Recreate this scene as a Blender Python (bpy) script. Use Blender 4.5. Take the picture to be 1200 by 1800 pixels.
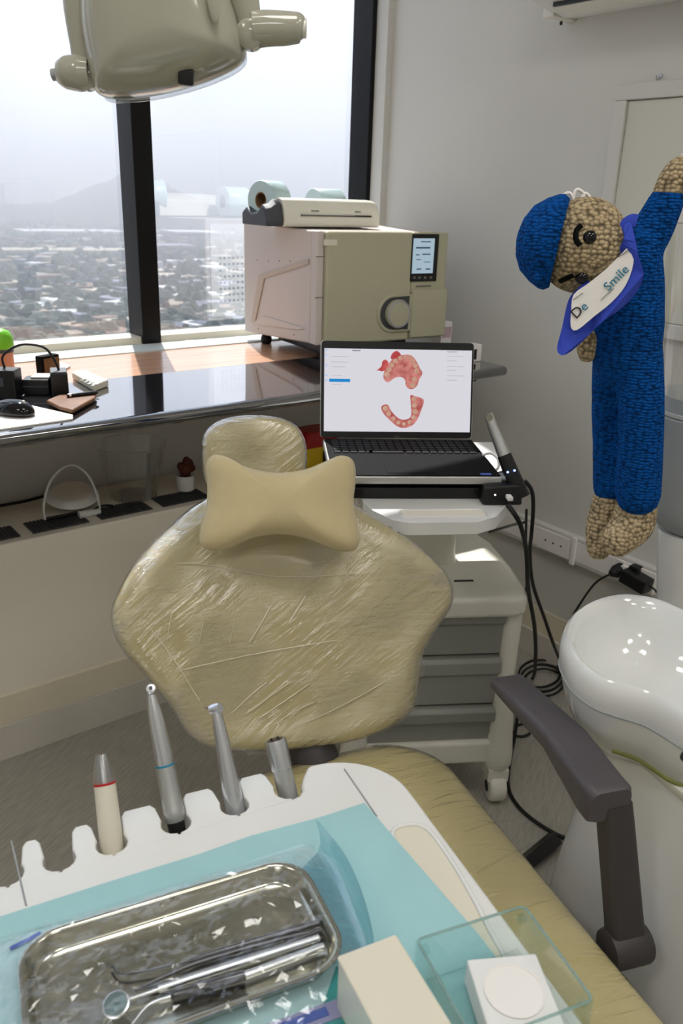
import bpy, bmesh, math, random
from mathutils import Vector, Matrix, noise
random.seed(7)
for o in list(bpy.data.objects): bpy.data.objects.remove(o)
S = bpy.context.scene
COL = S.collection

# ------------------------------------------------------------------ camera
F = 1453.0; PITCH = math.radians(20.9); ROLL = math.radians(1.9); YAW = math.radians(38); CH = 1.5
_fw = Vector((0, math.cos(PITCH), -math.sin(PITCH))); _up = Vector((0, math.sin(PITCH), math.cos(PITCH))); _rt = Vector((1, 0, 0))
_u = _up*math.cos(ROLL) - _rt*math.sin(ROLL); _r = _rt*math.cos(ROLL) + _up*math.sin(ROLL)
RZ = Matrix.Rotation(-YAW, 3, 'Z')
FW, UP, RT = RZ @ _fw, RZ @ _u, RZ @ _r
CAM = Vector((0, 0, CH))
cd = bpy.data.cameras.new('camera'); cam = bpy.data.objects.new('camera', cd); COL.objects.link(cam)
cam.matrix_world = Matrix(((RT.x, UP.x, -FW.x, 0), (RT.y, UP.y, -FW.y, 0), (RT.z, UP.z, -FW.z, CH), (0, 0, 0, 1)))
cd.sensor_fit = 'VERTICAL'; cd.sensor_height = 36; cd.lens = F/1800*36; cd.clip_start = .02; cd.clip_end = 30000
cd.dof.use_dof = True; cd.dof.focus_distance = 1.42; cd.dof.aperture_fstop = 8
S.camera = cam

# ------------------------------------------------------------------ sky, sun, exposure
W_ = bpy.data.worlds.new('sky'); S.world = W_; W_.use_nodes = True
nt = W_.node_tree; nt.nodes.clear()
tc = nt.nodes.new('ShaderNodeTexCoord'); sp = nt.nodes.new('ShaderNodeSeparateXYZ'); cr = nt.nodes.new('ShaderNodeValToRGB')
bg = nt.nodes.new('ShaderNodeBackground'); ow = nt.nodes.new('ShaderNodeOutputWorld')
cr.color_ramp.elements[0].position = 0.0; cr.color_ramp.elements[0].color = (.74, .77, .93, 1)
cr.color_ramp.elements[1].position = 1.0; cr.color_ramp.elements[1].color = (.55, .72, 1.0, 1)
e = cr.color_ramp.elements.new(.12); e.color = (.84, .87, 1.0, 1)
e = cr.color_ramp.elements.new(.35); e.color = (.78, .88, 1.0, 1)
bg.inputs['Strength'].default_value = 1.6
nt.links.new(tc.outputs['Generated'], sp.inputs[0]); nt.links.new(sp.outputs['Z'], cr.inputs[0])
nt.links.new(cr.outputs[0], bg.inputs[0]); nt.links.new(bg.outputs[0], ow.inputs[0])

sd = bpy.data.lights.new('sun', 'SUN'); sun = bpy.data.objects.new('sun', sd); COL.objects.link(sun)
SUN_AZ, SUN_EL = math.radians(21), math.radians(52)
to_sun = Vector((math.sin(SUN_AZ)*math.cos(SUN_EL), math.cos(SUN_AZ)*math.cos(SUN_EL), math.sin(SUN_EL)))
sun.rotation_euler = to_sun.to_track_quat('Z', 'Y').to_euler(); sun.location = to_sun*30
sd.energy = 10.0; sd.angle = math.radians(.6); sd.color = (1, .95, .88)

S.view_settings.view_transform = 'Standard'; S.view_settings.look = 'None'
S.view_settings.exposure = 0.08; S.view_settings.gamma = 1.0; S.view_settings.use_curve_mapping = False
PANEL_POWER = 11.0

# ------------------------------------------------------------------ pixel helpers (frame 1200 x 1800)
def ray(x, y): return FW + RT*((x-600)/F) - UP*((y-900)/F)
def onz(x, y, z): d = ray(x, y); return CAM + d*((z-CH)/d.z)
FH = Vector((math.sin(YAW), math.cos(YAW), 0)); RH = Vector((math.cos(YAW), -math.sin(YAW), 0))
def onb(x, y, b): d = ray(x, y); return CAM + d*(b/d.dot(FH))          # on the vertical plane at forward distance b
def onpl(x, y, p, n): d = ray(x, y); n = Vector(n); return CAM + d*((Vector(p)-CAM).dot(n)/d.dot(n))
def W(a, b, z): return RH*a + FH*b + Vector((0, 0, z))
def proj(p): v = Vector(p)-CAM; d = v.dot(FW); return 600+F*v.dot(RT)/d, 900-F*v.dot(UP)/d

# ------------------------------------------------------------------ materials
def lin(c):
    return tuple((v/255/12.92 if v/255 <= .04045 else ((v/255+.055)/1.055)**2.4) for v in c)
MATS = {}
def mat(name, rgb, rough=.5, metal=0, var=.06, nscale=8, bump=0, bscale=60, coat=0, spec=.5, trans=0, ior=1.45, emit=None, estr=0, stretch=None, alpha=None, sheen=0, subs=0, bdist=.002):
    m = bpy.data.materials.new(name); m.use_nodes = True; t = m.node_tree
    b = t.nodes['Principled BSDF']; L = t.links.new
    c = lin(rgb)
    b.inputs['Roughness'].default_value = rough; b.inputs['Metallic'].default_value = metal
    b.inputs['Coat Weight'].default_value = coat; b.inputs['Coat Roughness'].default_value = .06
    b.inputs['Specular IOR Level'].default_value = spec; b.inputs['IOR'].default_value = ior
    b.inputs['Transmission Weight'].default_value = trans; b.inputs['Sheen Weight'].default_value = sheen
    if subs: b.inputs['Subsurface Weight'].default_value = subs; b.inputs['Subsurface Radius'].default_value = (.01, .01, .01)
    tcn = t.nodes.new('ShaderNodeTexCoord'); mp = t.nodes.new('ShaderNodeMapping'); L(tcn.outputs['Object'], mp.inputs[0])
    if stretch: mp.inputs['Scale'].default_value = stretch
    n = t.nodes.new('ShaderNodeTexNoise'); n.inputs['Scale'].default_value = nscale; n.inputs['Detail'].default_value = 4; L(mp.outputs[0], n.inputs['Vector'])
    r = t.nodes.new('ShaderNodeValToRGB'); L(n.outputs[0], r.inputs[0])
    r.color_ramp.elements[0].position = .3; r.color_ramp.elements[1].position = .7
    r.color_ramp.elements[0].color = tuple(v*(1-var) for v in c)+(1,); r.color_ramp.elements[1].color = tuple(min(1, v*(1+var)) for v in c)+(1,)
    L(r.outputs[0], b.inputs['Base Color'])
    if emit is not None:
        b.inputs['Emission Color'].default_value = lin(emit)+(1,); b.inputs['Emission Strength'].default_value = estr
    if bump:
        n2 = t.nodes.new('ShaderNodeTexNoise'); n2.inputs['Scale'].default_value = bscale; n2.inputs['Detail'].default_value = 5; L(mp.outputs[0], n2.inputs['Vector'])
        bp = t.nodes.new('ShaderNodeBump'); bp.inputs['Strength'].default_value = bump; bp.inputs['Distance'].default_value = bdist
        L(n2.outputs[0], bp.inputs['Height']); L(bp.outputs[0], b.inputs['Normal'])
    m['bsdf'] = 1
    MATS[name] = m
    return m
def film(name, tint, rough=.1, refl=.55, base=.03, bump=.5, bscale=25, stretch=(1, 1, 1), ior=1.5, bdist=.003, fp=4):
    """thin clear plastic or glass sheet: transparent with a fresnel reflection"""
    m = bpy.data.materials.new(name); m.use_nodes = True; t = m.node_tree; t.nodes.clear(); L = t.links.new
    o = t.nodes.new('ShaderNodeOutputMaterial'); mx = t.nodes.new('ShaderNodeMixShader'); tr = t.nodes.new('ShaderNodeBsdfTransparent'); g = t.nodes.new('ShaderNodeBsdfGlossy')
    tr.inputs[0].default_value = tint+(1,); g.inputs['Roughness'].default_value = rough; g.inputs['Color'].default_value = (.95, .95, .95, 1)
    fr = t.nodes.new('ShaderNodeLayerWeight'); fr.inputs['Blend'].default_value = .5
    pw = t.nodes.new('ShaderNodeMath'); pw.operation = 'POWER'; pw.inputs[1].default_value = fp; L(fr.outputs['Facing'], pw.inputs[0])
    ma = t.nodes.new('ShaderNodeMath'); ma.operation = 'MULTIPLY_ADD'; ma.use_clamp = True; ma.inputs[1].default_value = refl; ma.inputs[2].default_value = base
    L(pw.outputs[0], ma.inputs[0]); L(ma.outputs[0], mx.inputs[0]); L(tr.outputs[0], mx.inputs[1]); L(g.outputs[0], mx.inputs[2]); L(mx.outputs[0], o.inputs[0])
    if bump:
        tcn = t.nodes.new('ShaderNodeTexCoord'); mp = t.nodes.new('ShaderNodeMapping'); mp.inputs['Scale'].default_value = stretch; L(tcn.outputs['Object'], mp.inputs[0])
        n = t.nodes.new('ShaderNodeTexNoise'); n.inputs['Scale'].default_value = bscale; n.inputs['Detail'].default_value = 6; n.inputs['Distortion'].default_value = .6; L(mp.outputs[0], n.inputs['Vector'])
        b = t.nodes.new('ShaderNodeBump'); b.inputs['Strength'].default_value = bump; b.inputs['Distance'].default_value = bdist
        L(n.outputs[0], b.inputs['Height']); L(b.outputs[0], g.inputs['Normal']); L(b.outputs[0], fr.inputs['Normal'])
    return m
def glow(name, rgb, s):
    m = bpy.data.materials.new(name); m.use_nodes = True; t = m.node_tree; t.nodes.clear()
    o = t.nodes.new('ShaderNodeOutputMaterial'); e = t.nodes.new('ShaderNodeEmission'); e.inputs[0].default_value = lin(rgb)+(1,); e.inputs[1].default_value = s
    t.links.new(e.outputs[0], o.inputs[0]); return m
def knit(name, rgb, rows=90, dark=.55, sheen=.4, zs_=1.3):
    """crochet: rows of round stitches"""
    m = mat(name, rgb, rough=.95, var=.12, nscale=30, sheen=sheen, spec=.1); t = m.node_tree; m.node_tree.nodes['Principled BSDF'].inputs['Sheen Tint'].default_value = lin(rgb)+(1,); L = t.links.new; b = t.nodes['Principled BSDF']
    tcn = t.nodes.new('ShaderNodeTexCoord'); v = t.nodes.new('ShaderNodeTexVoronoi'); v.inputs['Scale'].default_value = rows; v.inputs['Randomness'].default_value = .6
    mp = t.nodes.new('ShaderNodeMapping'); mp.inputs['Scale'].default_value = (1, 1, zs_); L(tcn.outputs['Object'], mp.inputs[0]); L(mp.outputs[0], v.inputs['Vector'])
    bp = t.nodes.new('ShaderNodeBump'); bp.invert = True; bp.inputs['Strength'].default_value = 1; bp.inputs['Distance'].default_value = .006
    L(v.outputs['Distance'], bp.inputs['Height']); L(bp.outputs[0], b.inputs['Normal'])
    old = b.inputs['Base Color'].links[0].from_socket
    rp = t.nodes.new('ShaderNodeValToRGB'); rp.color_ramp.elements[0].position = .35; rp.color_ramp.elements[0].color = (1, 1, 1, 1); rp.color_ramp.elements[1].position = .75; rp.color_ramp.elements[1].color = (dark, dark, dark, 1)
    L(v.outputs['Distance'], rp.inputs[0]); mm = t.nodes.new('ShaderNodeMix'); mm.data_type = 'RGBA'; mm.blend_type = 'MULTIPLY'; mm.inputs[0].default_value = 1
    L(old, mm.inputs[6]); L(rp.outputs[0], mm.inputs[7]); L(mm.outputs[2], b.inputs['Base Color'])
    return m

M = dict(
    wall=mat('wall_paint', (206, 204, 198), .85, var=.015, nscale=3, bump=.04, bscale=200),
    ceiling=mat('ceiling_paint', (225, 225, 222), .9, var=.01),
    casing=mat('casing_paint', (232, 225, 209), .6, var=.025, nscale=3, bump=.02),
    casing_band=mat('casing_band_paint', (221, 212, 189), .6, var=.02),
    skirting=mat('skirting_paint', (206, 200, 190), .6, var=.04, nscale=5),
    granite=mat('black_granite', (38, 38, 42), .05, var=.5, nscale=90, coat=1.0, spec=1.0, ior=1.9),
    wood=mat('sill_wood', (196, 152, 122), .25, var=.18, nscale=6, stretch=(1, 14, 14), coat=.3),
    sillmetal=mat('sill_metal', (205, 212, 210), .4, var=.03),
    frame=mat('window_frame_black', (10, 10, 11), .45, var=.1, spec=.25),
    white=mat('white_plastic', (226, 226, 222), .22, var=.015, coat=.3),
    cream=mat('cream_plastic', (226, 223, 210), .3, var=.02, coat=.2),
    lamp=mat('lamp_shell', (166, 164, 148), .09, var=.015, coat=.5),
    ivory=mat('ivory_plastic', (220, 214, 196), .35, var=.02),
    greyplas=mat('grey_plastic', (156, 160, 160), .4, var=.02),
    drawer=mat('drawer_grey', (150, 150, 142), .45, var=.02),
    ac_side=mat('autoclave_side', (201, 190, 184), .45, var=.02),
    ac_front=mat('autoclave_front', (178, 174, 148), .38, var=.02),
    black=mat('black_plastic', (18, 18, 19), .35, var=.1),
    blackmat=mat('black_matt', (8, 8, 9), .75, spec=.12, var=.15, bump=.1, bscale=200),
    rubber=mat('rubber', (24, 24, 26), .7, var=.1),
    armrest=mat('armrest_grey', (78, 73, 76), .42, var=.04, bump=.06, bscale=500),
    armpost=mat('armrest_post_grey', (58, 54, 54), .5, var=.04, bump=.06, bscale=500),
    leather=mat('cream_leather', (194, 181, 134), .34, var=.03, nscale=5, coat=.25, bump=.05, bscale=220),
    velour=mat('pillow_velour', (198, 182, 140), .8, var=.05, nscale=14, sheen=.3, bump=.15, bscale=120),
    steel=mat('brushed_steel', (214, 216, 220), .27, 1, var=.06),
    satin=mat('satin_steel', (196, 197, 196), .42, 1, var=.06),
    mirror=mat('mirror_steel', (182, 180, 166), .17, 1, var=.02, nscale=4, bump=.05, bscale=7),
    darksteel=mat('dark_steel', (92, 92, 95), .28, 1, var=.1),
    bib=mat('blue_paper', (158, 200, 203), .85, var=.04, nscale=10, bump=.4, bscale=130),
    pouch=mat('pouch_paper', (172, 206, 212), .6, var=.05, nscale=7),
    teal=mat('teal_drape', (38, 150, 150), .7, var=.05),
    blue=mat('print_blue', (70, 96, 178), .6, var=.1),
    lilac=mat('print_lilac', (150, 150, 190), .6, var=.1),
    ringblue=mat('ring_blue', (40, 130, 160), .3, var=.05),
    red=mat('red_plastic', (180, 26, 24), .4, var=.05),
    yellow=mat('yellow_plastic', (232, 194, 40), .45, var=.04),
    orange=mat('copper_core', (130, 96, 66), .8, var=.1),
    rollpaper=mat('roll_film', (186, 210, 212), .35, var=.05, coat=.3),
    charcoal=mat('charcoal_plastic', (66, 68, 74), .5, var=.04),
    green=mat('lime_green', (118, 196, 40), .35, var=.05),
    peach=mat('skin_tone_plastic', (205, 140, 110), .5, var=.06),
    brown=mat('brown_leather', (110, 70, 34), .45, var=.2, nscale=20),
    paper=mat('white_paper', (236, 232, 228), .7, var=.02),
    cactus=mat('dark_cactus', (88, 36, 26), .7, var=.3, nscale=30, bump=.4, bscale=80),
    ink=mat('black_ink', (30, 32, 36), .6, var=.02),
    inkgrey=mat('grey_ink', (110, 108, 100), .6, var=.02),
    inkteal=mat('teal_ink', (30, 120, 150), .6, var=.02),
    doll_bib=mat('doll_bib_cloth', (48, 72, 188), .75, var=.05, nscale=15, bump=.2, bscale=200),
    eye=mat('glossy_black', (8, 8, 8), .08, var=.01),
    cable=mat('cable_black', (16, 16, 17), .5, var=.05),
    foam=mat('white_foam', (228, 228, 226), .8, var=.01),
    key=mat('key_black', (18, 18, 20), .6, spec=.2, var=.05),
    silver=mat('laptop_silver', (190, 188, 184), .35, .6, var=.03),
    ceramic=mat('white_ceramic', (226, 227, 224), .07, var=.01, coat=.6),
    grill=mat('dark_grille', (74, 74, 74), .6, var=.15, nscale=40),
    olive=mat('olive_seal', (132, 134, 70), .5, var=.05),
)
M['glass'] = film('window_glass', (.80, .825, .86), .005, .8, .20, 0)
M['acrylic'] = film('clear_acrylic', (.93, .97, .96), .02, .9, .03, 0)
M['acrylic_edge'] = mat('acrylic_edge', (190, 220, 216), .15, var=.03, trans=.7)
M['tube_clear'] = film('clear_plastic', (.95, .95, .94), .1, .9, .06, 0)
M['frost'] = film('frosted_tip', (.75, .78, .80), .3, .7, .25, 0)
M['wrap'] = film('cling_film', (.98, .98, .97), .10, 1.0, .16, 1.0, 12, (1, 1, 7), bdist=.02)
M['wrap_seat'] = film('cling_film_seat', (.98, .98, .97), .12, .8, .05, .8, 10, (1.2, 5, 2), bdist=.01)
M['pouch_film'] = film('pouch_film', (.96, .975, .975), .035, .9, .07, 1.0, 16, (1, 1.8, 1), bdist=.05)
def cling(name, st=(1, 1, 7), amt=1.0, rough=.07, base=.15, bd=.022, s2=.5):
    m = film(name, (.985, .985, .975), rough, 1.0, base, .9, 9, st, bdist=bd, fp=2.6); t = m.node_tree; L = t.links.new
    mp = [n for n in t.nodes if n.type == 'MAPPING'][0]; pass
    n1 = [n for n in t.nodes if n.type == 'TEX_NOISE'][0]; b = [n for n in t.nodes if n.type == 'BUMP'][0]; tcn = [n for n in t.nodes if n.type == 'TEX_COORD'][0]
    n1.inputs['Scale'].default_value = 16; n1.inputs['Detail'].default_value = 8; n1.inputs['Roughness'].default_value = .62
    nm = t.nodes.new('ShaderNodeTexNoise'); nm.inputs['Scale'].default_value = 7; nm.inputs['Detail'].default_value = 1; L(tcn.outputs['Object'], nm.inputs['Vector'])
    rp = t.nodes.new('ShaderNodeMapRange'); rp.inputs[1].default_value = .42; rp.inputs[2].default_value = .68; rp.inputs[3].default_value = .06; rp.inputs[4].default_value = amt; L(nm.outputs[0], rp.inputs[0])
    L(rp.outputs[0], b.inputs['Strength'])
    # second, slanted set of creases
    mp2 = t.nodes.new('ShaderNodeMapping'); mp2.vector_type = 'TEXTURE'; mp2.inputs['Scale'].default_value = (.6, .6, .07); mp2.inputs['Rotation'].default_value = (0, -.6, 0); L(tcn.outputs['Object'], mp2.inputs[0])
    n2 = t.nodes.new('ShaderNodeTexNoise'); n2.inputs['Scale'].default_value = 7; n2.inputs['Detail'].default_value = 3; L(mp2.outputs[0], n2.inputs['Vector'])
    b2 = t.nodes.new('ShaderNodeBump'); b2.inputs['Strength'].default_value = s2; b2.inputs['Distance'].default_value = .016; L(n2.outputs[0], b2.inputs['Height']); L(b.outputs[0], b2.inputs['Normal'])
    for n in t.nodes:
        if n.type in ('BSDF_GLOSSY', 'LAYER_WEIGHT'): L(b2.outputs[0], n.inputs['Normal'])
    return m
M['wrap'] = cling('cling_film')
M['pouch_film'] = film('pouch_film', (.965, .975, .975), .03, .9, .06, .25, 30, (1, 1.6, 1), bdist=.003)
M['fold_glint'] = mat('film_fold_glint', (224, 216, 190), .2, var=.03, coat=.5)  # pale opaque colour stands in for the shine along the wrap's creases
M['knit_blue'] = knit('crochet_blue', (8, 76, 150), 110, .30, .6, 1.9)
M['knit_beige'] = knit('crochet_beige', (186, 166, 132), 125, .25, .3, 1.2)
M['screen'] = glow('laptop_screen', (226, 224, 232), .85)
M['scr_grey'] = glow('screen_grey', (182, 184, 198), .85)
M['scr_blue'] = glow('screen_blue', (30, 130, 196), 1.0)
M['scr_ltblue'] = glow('screen_light_blue', (150, 190, 235), 1.0)
M['scr_text'] = glow('screen_text', (120, 120, 126), 1.0)
M['led_white'] = glow('led_white', (255, 255, 255), 6); M['led_blue'] = glow('led_blue', (120, 150, 255), 8)
M['lcd'] = glow('autoclave_lcd', (180, 204, 218), .75); M['lcd_dark'] = glow('autoclave_lcd_dark', (60, 74, 92), 1)
M['panel'] = glow('ceiling_panel_light', (255, 252, 247), PANEL_POWER)
def gum(name, a, b_):
    m = glow(name, a, 1); t = m.node_tree; e = [n for n in t.nodes if n.type == 'EMISSION'][0]
    tcn = t.nodes.new('ShaderNodeTexCoord'); n = t.nodes.new('ShaderNodeTexNoise'); n.inputs['Scale'].default_value = 60; t.links.new(tcn.outputs['Object'], n.inputs[0])
    r = t.nodes.new('ShaderNodeValToRGB'); r.color_ramp.elements[0].position = .35; r.color_ramp.elements[1].position = .65
    r.color_ramp.elements[0].color = lin(a)+(1,); r.color_ramp.elements[1].color = lin(b_)+(1,)
    t.links.new(n.outputs[0], r.inputs[0]); t.links.new(r.outputs[0], e.inputs[0]); return m
M['gum'] = gum('scan_gum', (166, 84, 80), (202, 132, 124)); M['gum_dark'] = gum('scan_gum_dark', (170, 66, 68), (196, 92, 88)); M['tooth'] = gum('scan_tooth', (196, 160, 138), (180, 138, 118))
# floor: vinyl with long diagonal streaks
def floor_mat():
    m = mat('vinyl_floor', (164, 160, 150), .38, var=.16, nscale=16, stretch=(1, .09, 1)); t = m.node_tree
    mp = [n for n in t.nodes if n.type == 'MAPPING'][0]; mp.vector_type = 'TEXTURE'; mp.inputs['Rotation'].default_value = (0, 0, math.radians(30)); return m
M['floor'] = floor_mat()

# ------------------------------------------------------------------ mesh builder
class MB:
    def __init__(s, xf=None): s.v = []; s.f = []; s.xf = xf
    def add(s, vs, fs):
        k = len(s.v)
        s.v += [Vector(p) if s.xf is None else s.xf(Vector(p)) for p in vs]; s.f += [tuple(i+k for i in f) for f in fs]; return s
    def box(s, c, d, rot=None):
        x, y, z = d[0]/2, d[1]/2, d[2]/2; c = Vector(c)
        P = [Vector((i*x, j*y, k*z)) for k in (-1, 1) for j in (-1, 1) for i in (-1, 1)]
        if rot is not None: P = [rot @ p for p in P]
        return s.hexa([c+p for p in P])
    def hexa(s, P):      # order: z low (x-,y-),(x+,y-),(x-,y+),(x+,y+) then high
        return s.add(P, [(0, 2, 3, 1), (4, 5, 7, 6), (0, 1, 5, 4), (1, 3, 7, 5), (3, 2, 6, 7), (2, 0, 4, 6)])
    def rings(s, R, cap0=True, cap1=True, closed=False):
        n = len(R[0]); vs = [p for r in R for p in r]; fs = []
        m = len(R)
        for i in range(m if closed else m-1):
            a, b = i*n, ((i+1) % m)*n
            for j in range(n): fs.append((a+j, a+(j+1) % n, b+(j+1) % n, b+j))
        if not closed:
            if cap0: fs.append(tuple(range(n-1, -1, -1)))
            if cap1: fs.append(tuple((m-1)*n+j for j in range(n)))
        return s.add(vs, fs)
    def tube(s, path, r, n=12, caps=True, flat=None, upv=None, closed=False):
        path = [Vector(p) for p in path]; m = len(path)
        if not hasattr(r, '__len__'): r = [r]*m
        R = []; prev = None
        for i, p in enumerate(path):
            if closed: t = path[(i+1) % m]-path[i-1]
            else: t = (path[min(i+1, m-1)]-path[max(i-1, 0)])
            t = t.normalized() if t.length > 1e-9 else Vector((0, 0, 1))
            if prev is None:
                a = Vector(upv) if upv is not None else (Vector((0, 0, 1)) if abs(t.z) < .9 else Vector((1, 0, 0)))
            else: a = prev
            a = (a-t*a.dot(t)).normalized(); prev = a; b = t.cross(a)
            fl = 1 if flat is None else flat
            R.append([p+(a*math.cos(2*math.pi*k/n)*fl+b*math.sin(2*math.pi*k/n))*r[i] for k in range(n)])
        return s.rings(R, caps, caps, closed)
    def lathe(s, prof, n=32, o=(0, 0, 0), ax=(0, 0, 1), cap0=True, cap1=True):
        ax = Vector(ax).normalized(); o = Vector(o); a = Vector((1, 0, 0)) if abs(ax.x) < .9 else Vector((0, 1, 0)); a = (a-ax*a.dot(ax)).normalized(); b = ax.cross(a)
        return s.rings([[o+ax*h+(a*math.cos(2*math.pi*k/n)+b*math.sin(2*math.pi*k/n))*max(r, 1e-4) for k in range(n)] for r, h in prof], cap0, cap1)
    def prism(s, pts, h):      # pts: 3D polygon, h: extrusion vector
        h = Vector(h); n = len(pts); a = [Vector(p) for p in pts]
        return s.add(a+[p+h for p in a], [tuple(range(n-1, -1, -1)), tuple(range(n, 2*n))]+[(i, (i+1) % n, n+(i+1) % n, n+i) for i in range(n)])
    def cushion(s, out, O, U, V, N, T, Tb, p=5, pb=4, cen=None, nr=7, off=0, hf=None, inner=(.0, .25, .5)):
        O, U, V, N = Vector(O), Vector(U), Vector(V), Vector(N)
        if cen is None: cen = (sum(q[0] for q in out)/len(out), sum(q[1] for q in out)/len(out))
        def ring(sc, h, front):
            R = []
            for u, v in out:
                du, dv = u-cen[0], v-cen[1]
                if off: l = math.hypot(du, dv); du += du/l*off; dv += dv/l*off
                uu, vv = cen[0]+du*sc, cen[1]+dv*sc
                hh = h*(hf(uu, vv, sc, front) if hf else 1)
                R.append(O+U*uu+V*vv+N*hh)
            return R
        R = []
        S1 = [max(x, .001) for x in inner]
        def prof(T, p):
            L = []
            for i in range(nr+1):
                th = math.pi/2*i/nr; sc = math.cos(th)**(2/p) if i < nr else 0; h = math.sin(th)**(2/p)
                if i < nr: L.append((sc, T*h))
            last = L[-1][0]
            for q in sorted([q for q in S1 if q < last-.03], reverse=True): L.append((q, T*(1-q**p)**(1/p)))
            return L
        fr = prof(T+off, p); bk = prof(-(Tb+off), pb)
        seq = [(sc, h, False) for sc, h in reversed(bk)] + [(sc, h, True) for sc, h in fr[1:]]
        return s.rings([ring(*q) for q in seq], True, True)
    def build(s, name, m, parent=None, smooth=35, bev=0, bseg=2, sub=0, wn=False):
        me = bpy.data.meshes.new(name); bm = bmesh.new()
        inv = None
        if parent is not None and parent.get('_w') is not None: inv = parent.matrix_basis.inverted()
        vs = [bm.verts.new(p) for p in s.v]
        for f in s.f:
            if len(set(f)) >= 3:
                try: bm.faces.new([vs[i] for i in f])
                except ValueError: pass
        bmesh.ops.recalc_face_normals(bm, faces=bm.faces)
        if smooth:
            for f in bm.faces: f.smooth = True
            ca = math.radians(smooth)
            for ed in bm.edges:
                if len(ed.link_faces) == 2 and ed.calc_face_angle(0) > ca: ed.smooth = False
        bm.to_mesh(me); bm.free()
        me.materials.append(m if not isinstance(m, str) else M[m])
        o = bpy.data.objects.new(name, me); COL.objects.link(o)
        if parent is not None: o.parent = parent
        if bev:
            b = o.modifiers.new('bevel', 'BEVEL'); b.width = bev; b.segments = bseg; b.limit_method = 'ANGLE'; b.angle_limit = math.radians(40)
            if bseg > 1:
                for pl in me.polygons: pl.use_smooth = True
                w = o.modifiers.new('wn', 'WEIGHTED_NORMAL'); w.keep_sharp = False
        if sub:
            b = o.modifiers.new('subsurf', 'SUBSURF'); b.levels = b.render_levels = sub
        return o

def cat_closed(P, n=6):
    out = []; m = len(P); P = [Vector(p) for p in P]
    for i in range(m):
        a, b, c, d = P[i-1], P[i], P[(i+1) % m], P[(i+2) % m]
        for k in range(n):
            t = k/n; out.append(.5*((2*b)+(c-a)*t+(2*a-5*b+4*c-d)*t*t+(3*b-a-3*c+d)*t**3))
    return out
def cat_open(P, n=8):
    P = [Vector(p) for p in P]; Q = [2*P[0]-P[1]]+P+[2*P[-1]-P[-2]]; out = []
    for i in range(1, len(Q)-2):
        a, b, c, d = Q[i-1], Q[i], Q[i+1], Q[i+2]
        for k in range(n):
            t = k/n; out.append(.5*((2*b)+(c-a)*t+(2*a-5*b+4*c-d)*t*t+(3*b-a-3*c+d)*t**3))
    return out+[P[-1]]
def lerp_list(v, n): # resample a list to n values
    out = []
    for i in range(n):
        x = i/(n-1)*(len(v)-1); k = min(int(x), len(v)-2); out.append(v[k]+(v[k+1]-v[k])*(x-k))
    return out
def rrect(x0, y0, x1, y1, r, n=6):
    out = []
    for cx, cy, a0 in ((x1-r, y1-r, 0), (x0+r, y1-r, 90), (x0+r, y0+r, 180), (x1-r, y0+r, 270)):
        for k in range(n+1):
            a = math.radians(a0+90*k/n); out.append((cx+r*math.cos(a), cy+r*math.sin(a)))
    return out

# ------------------------------------------------------------------ things
def tag(o, label, cat, group=None, kind=None):
    o['label'] = label; o['category'] = cat
    if group: o['group'] = group
    if kind: o['kind'] = kind
    return o
def thing(name, label, cat, loc=(0, 0, 0), rz=0, group=None):
    o = bpy.data.objects.new(name, None); COL.objects.link(o); o.location = loc; o.rotation_euler = (0, 0, rz); o.empty_display_size = .05
    o.matrix_basis = Matrix.Translation(Vector(loc)) @ Matrix.Rotation(rz, 4, 'Z')
    return tag(o, label, cat, group)
def LO(o):   # world point -> local point of a thing
    inv = o.matrix_basis.inverted(); return lambda p: inv @ Vector(p)
def struct(o): o['kind'] = 'structure'; return o
def solo(o, loc):  # move the origin of a one-mesh thing built in world space to its base
    loc = Vector(loc); o.data.transform(Matrix.Translation(-loc)); o.location = loc; return o
def text_mesh(txt, size, name, m, parent, mw, extrude=.0002, shear=0):
    c = bpy.data.curves.new(name, 'FONT'); c.body = txt; c.size = size; c.extrude = extrude; c.shear = shear; c.align_x = 'CENTER'; c.align_y = 'CENTER'; c.resolution_u = 3
    t = bpy.data.objects.new(name, c); COL.objects.link(t); bpy.context.view_layer.update()
    me = bpy.data.meshes.new_from_object(t.evaluated_get(bpy.context.evaluated_depsgraph_get())); bpy.data.objects.remove(t)
    me.transform(mw); me.materials.clear(); me.materials.append(m); me.name = name
    o = bpy.data.objects.new(name, me); COL.objects.link(o); o.parent = parent; return o
def frame_m(o, x, y, z):
    return Matrix(((x[0], y[0], z[0], o[0]), (x[1], y[1], z[1], o[1]), (x[2], y[2], z[2], o[2]), (0, 0, 0, 1)))

# ================================================================== SETTING
RWX, WY, CEIL, LX, BY = 2.13, 2.6, 3.0, -2.6, -2.2
CT = 1.02            # counter top height
WIN_HEAD = 2.95
def sbox(name, x0, x1, y0, y1, z0, z1, m, parent=None, bev=0):
    o = MB().box(((x0+x1)/2, (y0+y1)/2, (z0+z1)/2), (x1-x0, y1-y0, z1-z0)).build(name, m, parent, 0, bev); 
    if parent is None: struct(o)
    return o
fl = sbox('floor', LX, RWX, BY, 2.75, -.1, 0, 'floor')
sbox('ceiling', LX, RWX, BY, 2.75, CEIL, CEIL+.1, 'ceiling')
sbox('wall_right', RWX, RWX+.15, BY, 2.7, -.1, CEIL+.1, 'wall')
sbox('wall_left', LX-.15, LX, BY, 2.7, -.1, CEIL+.1, 'wall')
sbox('wall_back', LX-.15, RWX+.15, BY-.15, BY, -.1, CEIL+.1, 'wall')
sbox('wall_front', LX, RWX, 2.385, 2.75, 0, CT-.034, 'wall')
sbox('wall_front_head', LX, RWX, 2.56, 2.68, WIN_HEAD, CEIL, 'wall')
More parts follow.
